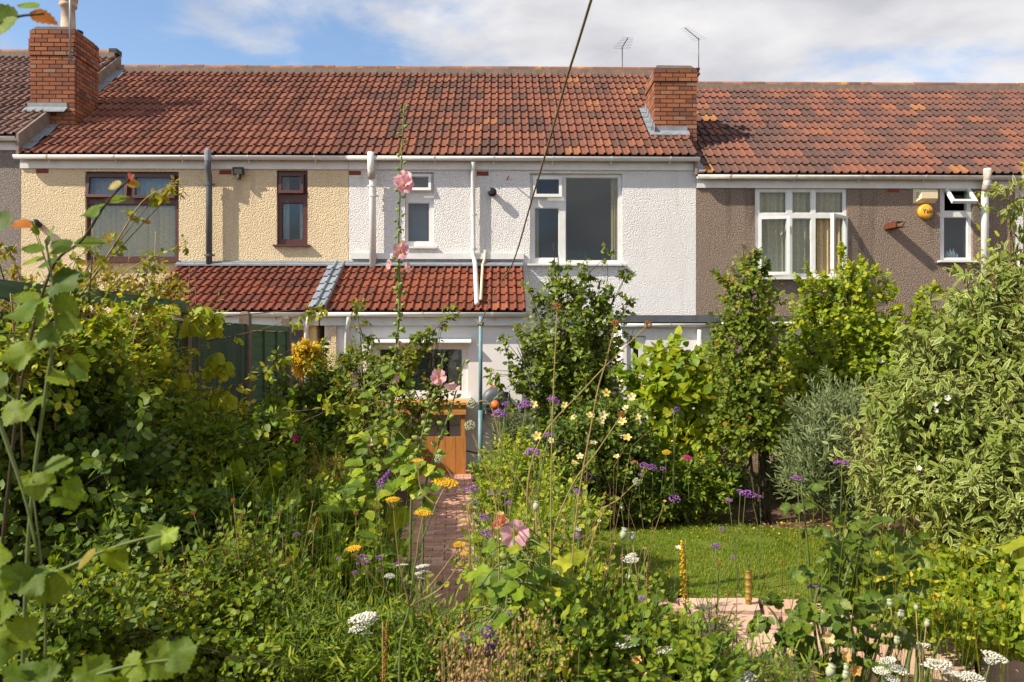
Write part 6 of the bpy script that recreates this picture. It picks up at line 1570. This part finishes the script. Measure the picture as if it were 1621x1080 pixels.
# ---- climbers on the fence
t = bush('golden_hop', 'yellow green climber spilling over the fence top', 'climber', [(295,505,7.3,45,20,.2),(255,590,6.8,40,30,.25),(330,660,7.0,55,25,.3),(225,550,6.5,35,30,.2)], 'ovate', .07, 150, 'lf_lime', 'stem_red', per=5, tl=(.15,.3), stems=6, droop=.45, base=(FX+.25, 6.9, 0),
     extra=[([(330,540,7.2),(420,520,7.2),(470,500,7.2),(520,485,7.2)], 9, .004),([(300,640,6.6),(400,600,6.6),(450,560,6.6),(480,545,6.6)], 10, .004),([(330,720,6.0),(430,690,5.8),(520,650,5.7),(560,640,5.6)], 12, .004)])
for k in range(44):
    c = rp.choice([(300,500,7.0,45,18),(245,550,6.4,40,25),(270,590,6.4,40,25),(330,640,6.6,40,25),(345,570,6.8,12,14),(250,500,6.6,35,18)])
    p = at(c[0]+U(-1,1)*c[3], c[1]+U(-1,1)*c[4], c[2]+U(-.15,.15)); hub = p
    for j in range(3):
        a = -math.pi/2 + (j-1)*.75 + U(-.2,.2); place(t, ME['lime'], hub, U(.10,.15), Vector((math.cos(a), -.25, math.sin(a)*.8)), Vector((-.3,-.7,.6))+rv(.2), axis='y')
t = bush('climbing_rose', 'arching climbing rose stems with bronze tips above the fence rail', 'climbing rose', [(170,462,6.6,80,22,.3),(100,475,6.0,60,22,.3),(240,470,7.0,40,18,.25)], 'ovate', .05, 170, 'lf_tip', 'stem_straw', per=6, tl=(.1,.22), stems=5, base=(FX+.15, 6.4, 0), upw=.9,
     extra=[([(120,480,5.6),(180,390,5.5),(225,320,5.4),(270,295,5.3),(292,298,5.3)], 22, .007),([(150,490,6),(200,430,6),(260,400,6),(300,385,6)], 14, .005),([(170,480,6.3),(215,440,6.3),(230,415,6.3),(275,430,6.3)], 16, .004),([(40,460,5.2),(20,410,5.2),(0,380,5.1)], 12, .005),([(60,470,5.4),(100,430,5.4),(140,395,5.4),(180,380,5.4)], 14, .004)])
bush('wisteria', 'fine leaved climber with amber leaves lying along the fence rail', 'climber', [(130,520,5.4,90,18,.2),(30,510,5.0,50,20,.2),(210,525,6.0,50,14,.2)], 'lance', .05, 190, 'lf_tip', 'stem_dark', per=6, tl=(.1,.2), stems=4, base=(FX+.15, 5.4, 0), tips=('lf_bright', 150, .045, 'ovate'))

bush('clematis', 'sunlit yellow green tangle of thin climbing stems at the left edge', 'climber', [(90,570,4.6,80,28,.25),(20,585,4.2,50,40,.25),(170,590,5.0,60,30,.25)], 'ovate', .058, 260, 'lf_bright', 'stem_straw', per=6, tl=(.14,.3), stems=5, base=(FX+.3, 4.8, 0), lump=.5, shoots=16, droop=.3, tips=('lf_lime', 60, .05, 'ovate'))
# ---- near vine: single leaves on long stems
def vine(label, stems, leaves, stemm='stem_dark', group=None, name='grapevine'):
    P0 = at(*stems[0][0]); t = thing(name, label, 'vine', (P0.x, P0.y, 0), group)
    for s in stems:
        stalk(t, [at(*q) for q in s[:-1]], s[-1], s[-1]*.5, stemm, 'stem', 6, 6)
    for px, py, yy, size, dx, dz, me in leaves:
        p = at(px, py, yy); s = .66*size*yy/FPX
        place(t, ME[me], p, s, Vector((dx, U(-.35,.25), dz)), Vector((-.35+U(-.5,.5), -.8+U(-.2,.3), .75+U(-.5,.5))), axis='y')
    return t
vine('vine branch with one orange leaf at the top left corner', [[(-60,60,1.5),(-10,38,1.5),(30,26,1.5),(70,22,1.5),.0035],[(-60,60,1.5),(-160,300,1.5),(-200,900,1.5),(-210,1300,1.5),.006]],
     [(28,28,1.5,78,-.9,.25,'oval_vine'),(26,28,1.48,70,-1,-.75,'oval_vine'),(60,12,1.46,60,-.7,.25,'oval_mid'),(48,20,1.52,62,1,-.22,'oval_orange'),(20,34,1.5,60,-.5,.4,'oval_vine')])
vine('tall woody vine shoot with red and amber tip leaves against the buff wall', [[(-40,1250,1.9),(10,800,1.9),(35,600,1.9),(80,430,1.9),(130,380,1.9),(170,320,1.9),(205,283,1.9),.0045]],
     [(204,288,1.9,26,.35,1,'vine_red'),(192,290,1.9,36,-.75,-.2,'oval_amber'),(172,318,1.9,50,.9,.35,'oval_vine'),(158,325,1.9,64,-.9,-.5,'vine'),(200,288,1.9,34,1,-.15,'oval_amber'),(118,384,1.9,70,1,.15,'oval_vine'),(110,392,1.9,60,-.9,.4,'oval_vine'),(96,410,1.9,60,-1,-.2,'oval_vine'),
      (84,438,1.9,70,1,-.05,'oval_vine'),(84,440,1.9,80,1,.25,'oval_vine'),(60,475,1.9,66,-.9,.3,'oval_vine')])
vine('thick green vine stem with broad leaves at the left', [[(30,1250,1.7),(45,850,1.7),(72,620,1.7),(88,520,1.7),(82,440,1.7),(72,380,1.7),.0048],[(60,700,1.7),(30,640,1.7),(-30,600,1.7),.003]],
     [(82,450,1.7,84,1,.12,'vine'),(76,470,1.7,80,-.5,-1,'oval_mid'),(86,470,1.7,70,.8,-.6,'oval_vine'),(60,480,1.7,96,-1,-.35,'vine'),(86,520,1.7,74,-.7,-.7,'vine'),(90,505,1.7,66,1,-.35,'oval_vine'),(70,395,1.7,52,-.9,.15,'oval_vine'),(74,390,1.7,52,.2,1,'oval_mid'),(80,400,1.7,54,.9,.35,'oval_vine'),
      (62,372,1.7,40,-.5,.7,'oval_mid'),(70,410,1.7,58,-1,-.05,'oval_mid'),(20,350,1.7,62,-1,.05,'oval_vine'),(22,352,1.68,50,1,-.1,'oval_orange'),(60,640,1.7,80,-1,-.2,'vine'),(74,590,1.7,60,1,-.4,'oval_mid'),(50,560,1.7,80,-1,.1,'vine'),(30,640,1.65,70,-.6,-.7,'vine'),(10,610,1.7,70,-.8,.4,'oval_mid'),(120,560,1.75,64,.3,-1,'oval_vine'),(110,575,1.75,60,.8,-.7,'oval_mid')], 'stem_green')
vine('vine branch with serrated leaves reaching right across the lower left', [[(-60,990,1.55),(0,935,1.55),(90,905,1.55),(165,872,1.55),(230,852,1.55),(270,845,1.55),.004],[(-60,990,1.55),(-120,1300,1.55),.006],[(-40,560,1.6),(10,700,1.6),(40,790,1.6),(60,880,1.6),.005],[(60,1240,1.6),(72,1020,1.6),(66,900,1.6),(50,760,1.6),.0035]],
     [(262,844,1.55,66,-.9,-.6,'vine'),(258,846,1.53,50,1,.05,'vine_pale'),(205,858,1.55,52,-.8,-.25,'oval_vine'),(165,872,1.55,96,.35,-.6,'vine'),(150,876,1.5,70,-.6,-.3,'oval_amber'),(90,905,1.55,92,-.2,-.85,'vine'),(70,910,1.5,80,-1,-.5,'vine'),(60,915,1.55,74,.7,-.8,'vine'),(20,930,1.5,84,-1,.5,'vine'),
      (10,940,1.5,90,-.3,-1,'vine'),(40,925,1.5,70,-.7,.8,'vine'),(90,780,1.6,74,1,-.5,'vine'),(80,770,1.6,70,-1,.2,'vine'),(70,740,1.6,70,.9,.35,'oval_vine'),(100,770,1.6,66,1,-.9,'vine'),(0,860,1.5,80,-.3,-.7,'vine'),(20,985,1.5,90,.3,-.8,'vine'),(5,1010,1.5,80,-.4,-.9,'vine')], 'stem_green')
vine('broad vine leaves along the bottom left edge', [[(-60,1240,1.45),(60,1110,1.45),(180,1060,1.45),(300,1040,1.45),.004]],
     [(90,1068,1.45,100,-.7,-.3,'vine'),(130,1055,1.45,100,.6,-.6,'vine'),(60,1075,1.4,90,-1,.2,'vine'),(235,1040,1.45,90,.8,-.25,'vine'),(270,1030,1.45,80,1,-.35,'vine'),(220,1045,1.45,80,-.6,-.7,'vine'),(170,1075,1.4,80,.2,-.9,'vine'),(30,1090,1.4,80,-.4,.6,'vine')], 'stem_green')

# fallen leaves below the apple tree
r = np.random.default_rng(9); n = 150
P = np.stack([r.normal(2.75, .75, n), r.normal(8.25, .28, n), np.full(n, .03)+r.random(n)*.01], 1)
fb = NB_(); fb.add(*leaf_cloud(P, unit(r.standard_normal((n, 3))*np.array([1,1,.15])), np.array([0,0,1.])+.3*r.standard_normal((n, 3)), r.uniform(.02,.04,n), LT['ovate'], r))
o = fb.build('fallen_leaves', T['lf_gold'], None); tag(o, 'small yellow fallen leaves on the soil around the lawn', 'fallen leaves', kind='stuff')
n = 900; P = np.stack([r.uniform(.2, 4.2, n), np.where(r.random(n) < .5, r.normal(5.95, .12, n), r.normal(8.35, .2, n)), np.full(n, .02)], 1)
fb = NB_(); fb.add(*leaf_cloud(P, unit(r.standard_normal((n, 3))*np.array([1,1,.3])), np.array([0,0,1.])+.4*r.standard_normal((n, 3)), r.uniform(.02,.05,n), LT['spoon'], r))
o = fb.build('leaf_litter', T['lf_straw'], None); tag(o, 'dry brown leaf litter along the lawn edges', 'leaf litter', kind='stuff')
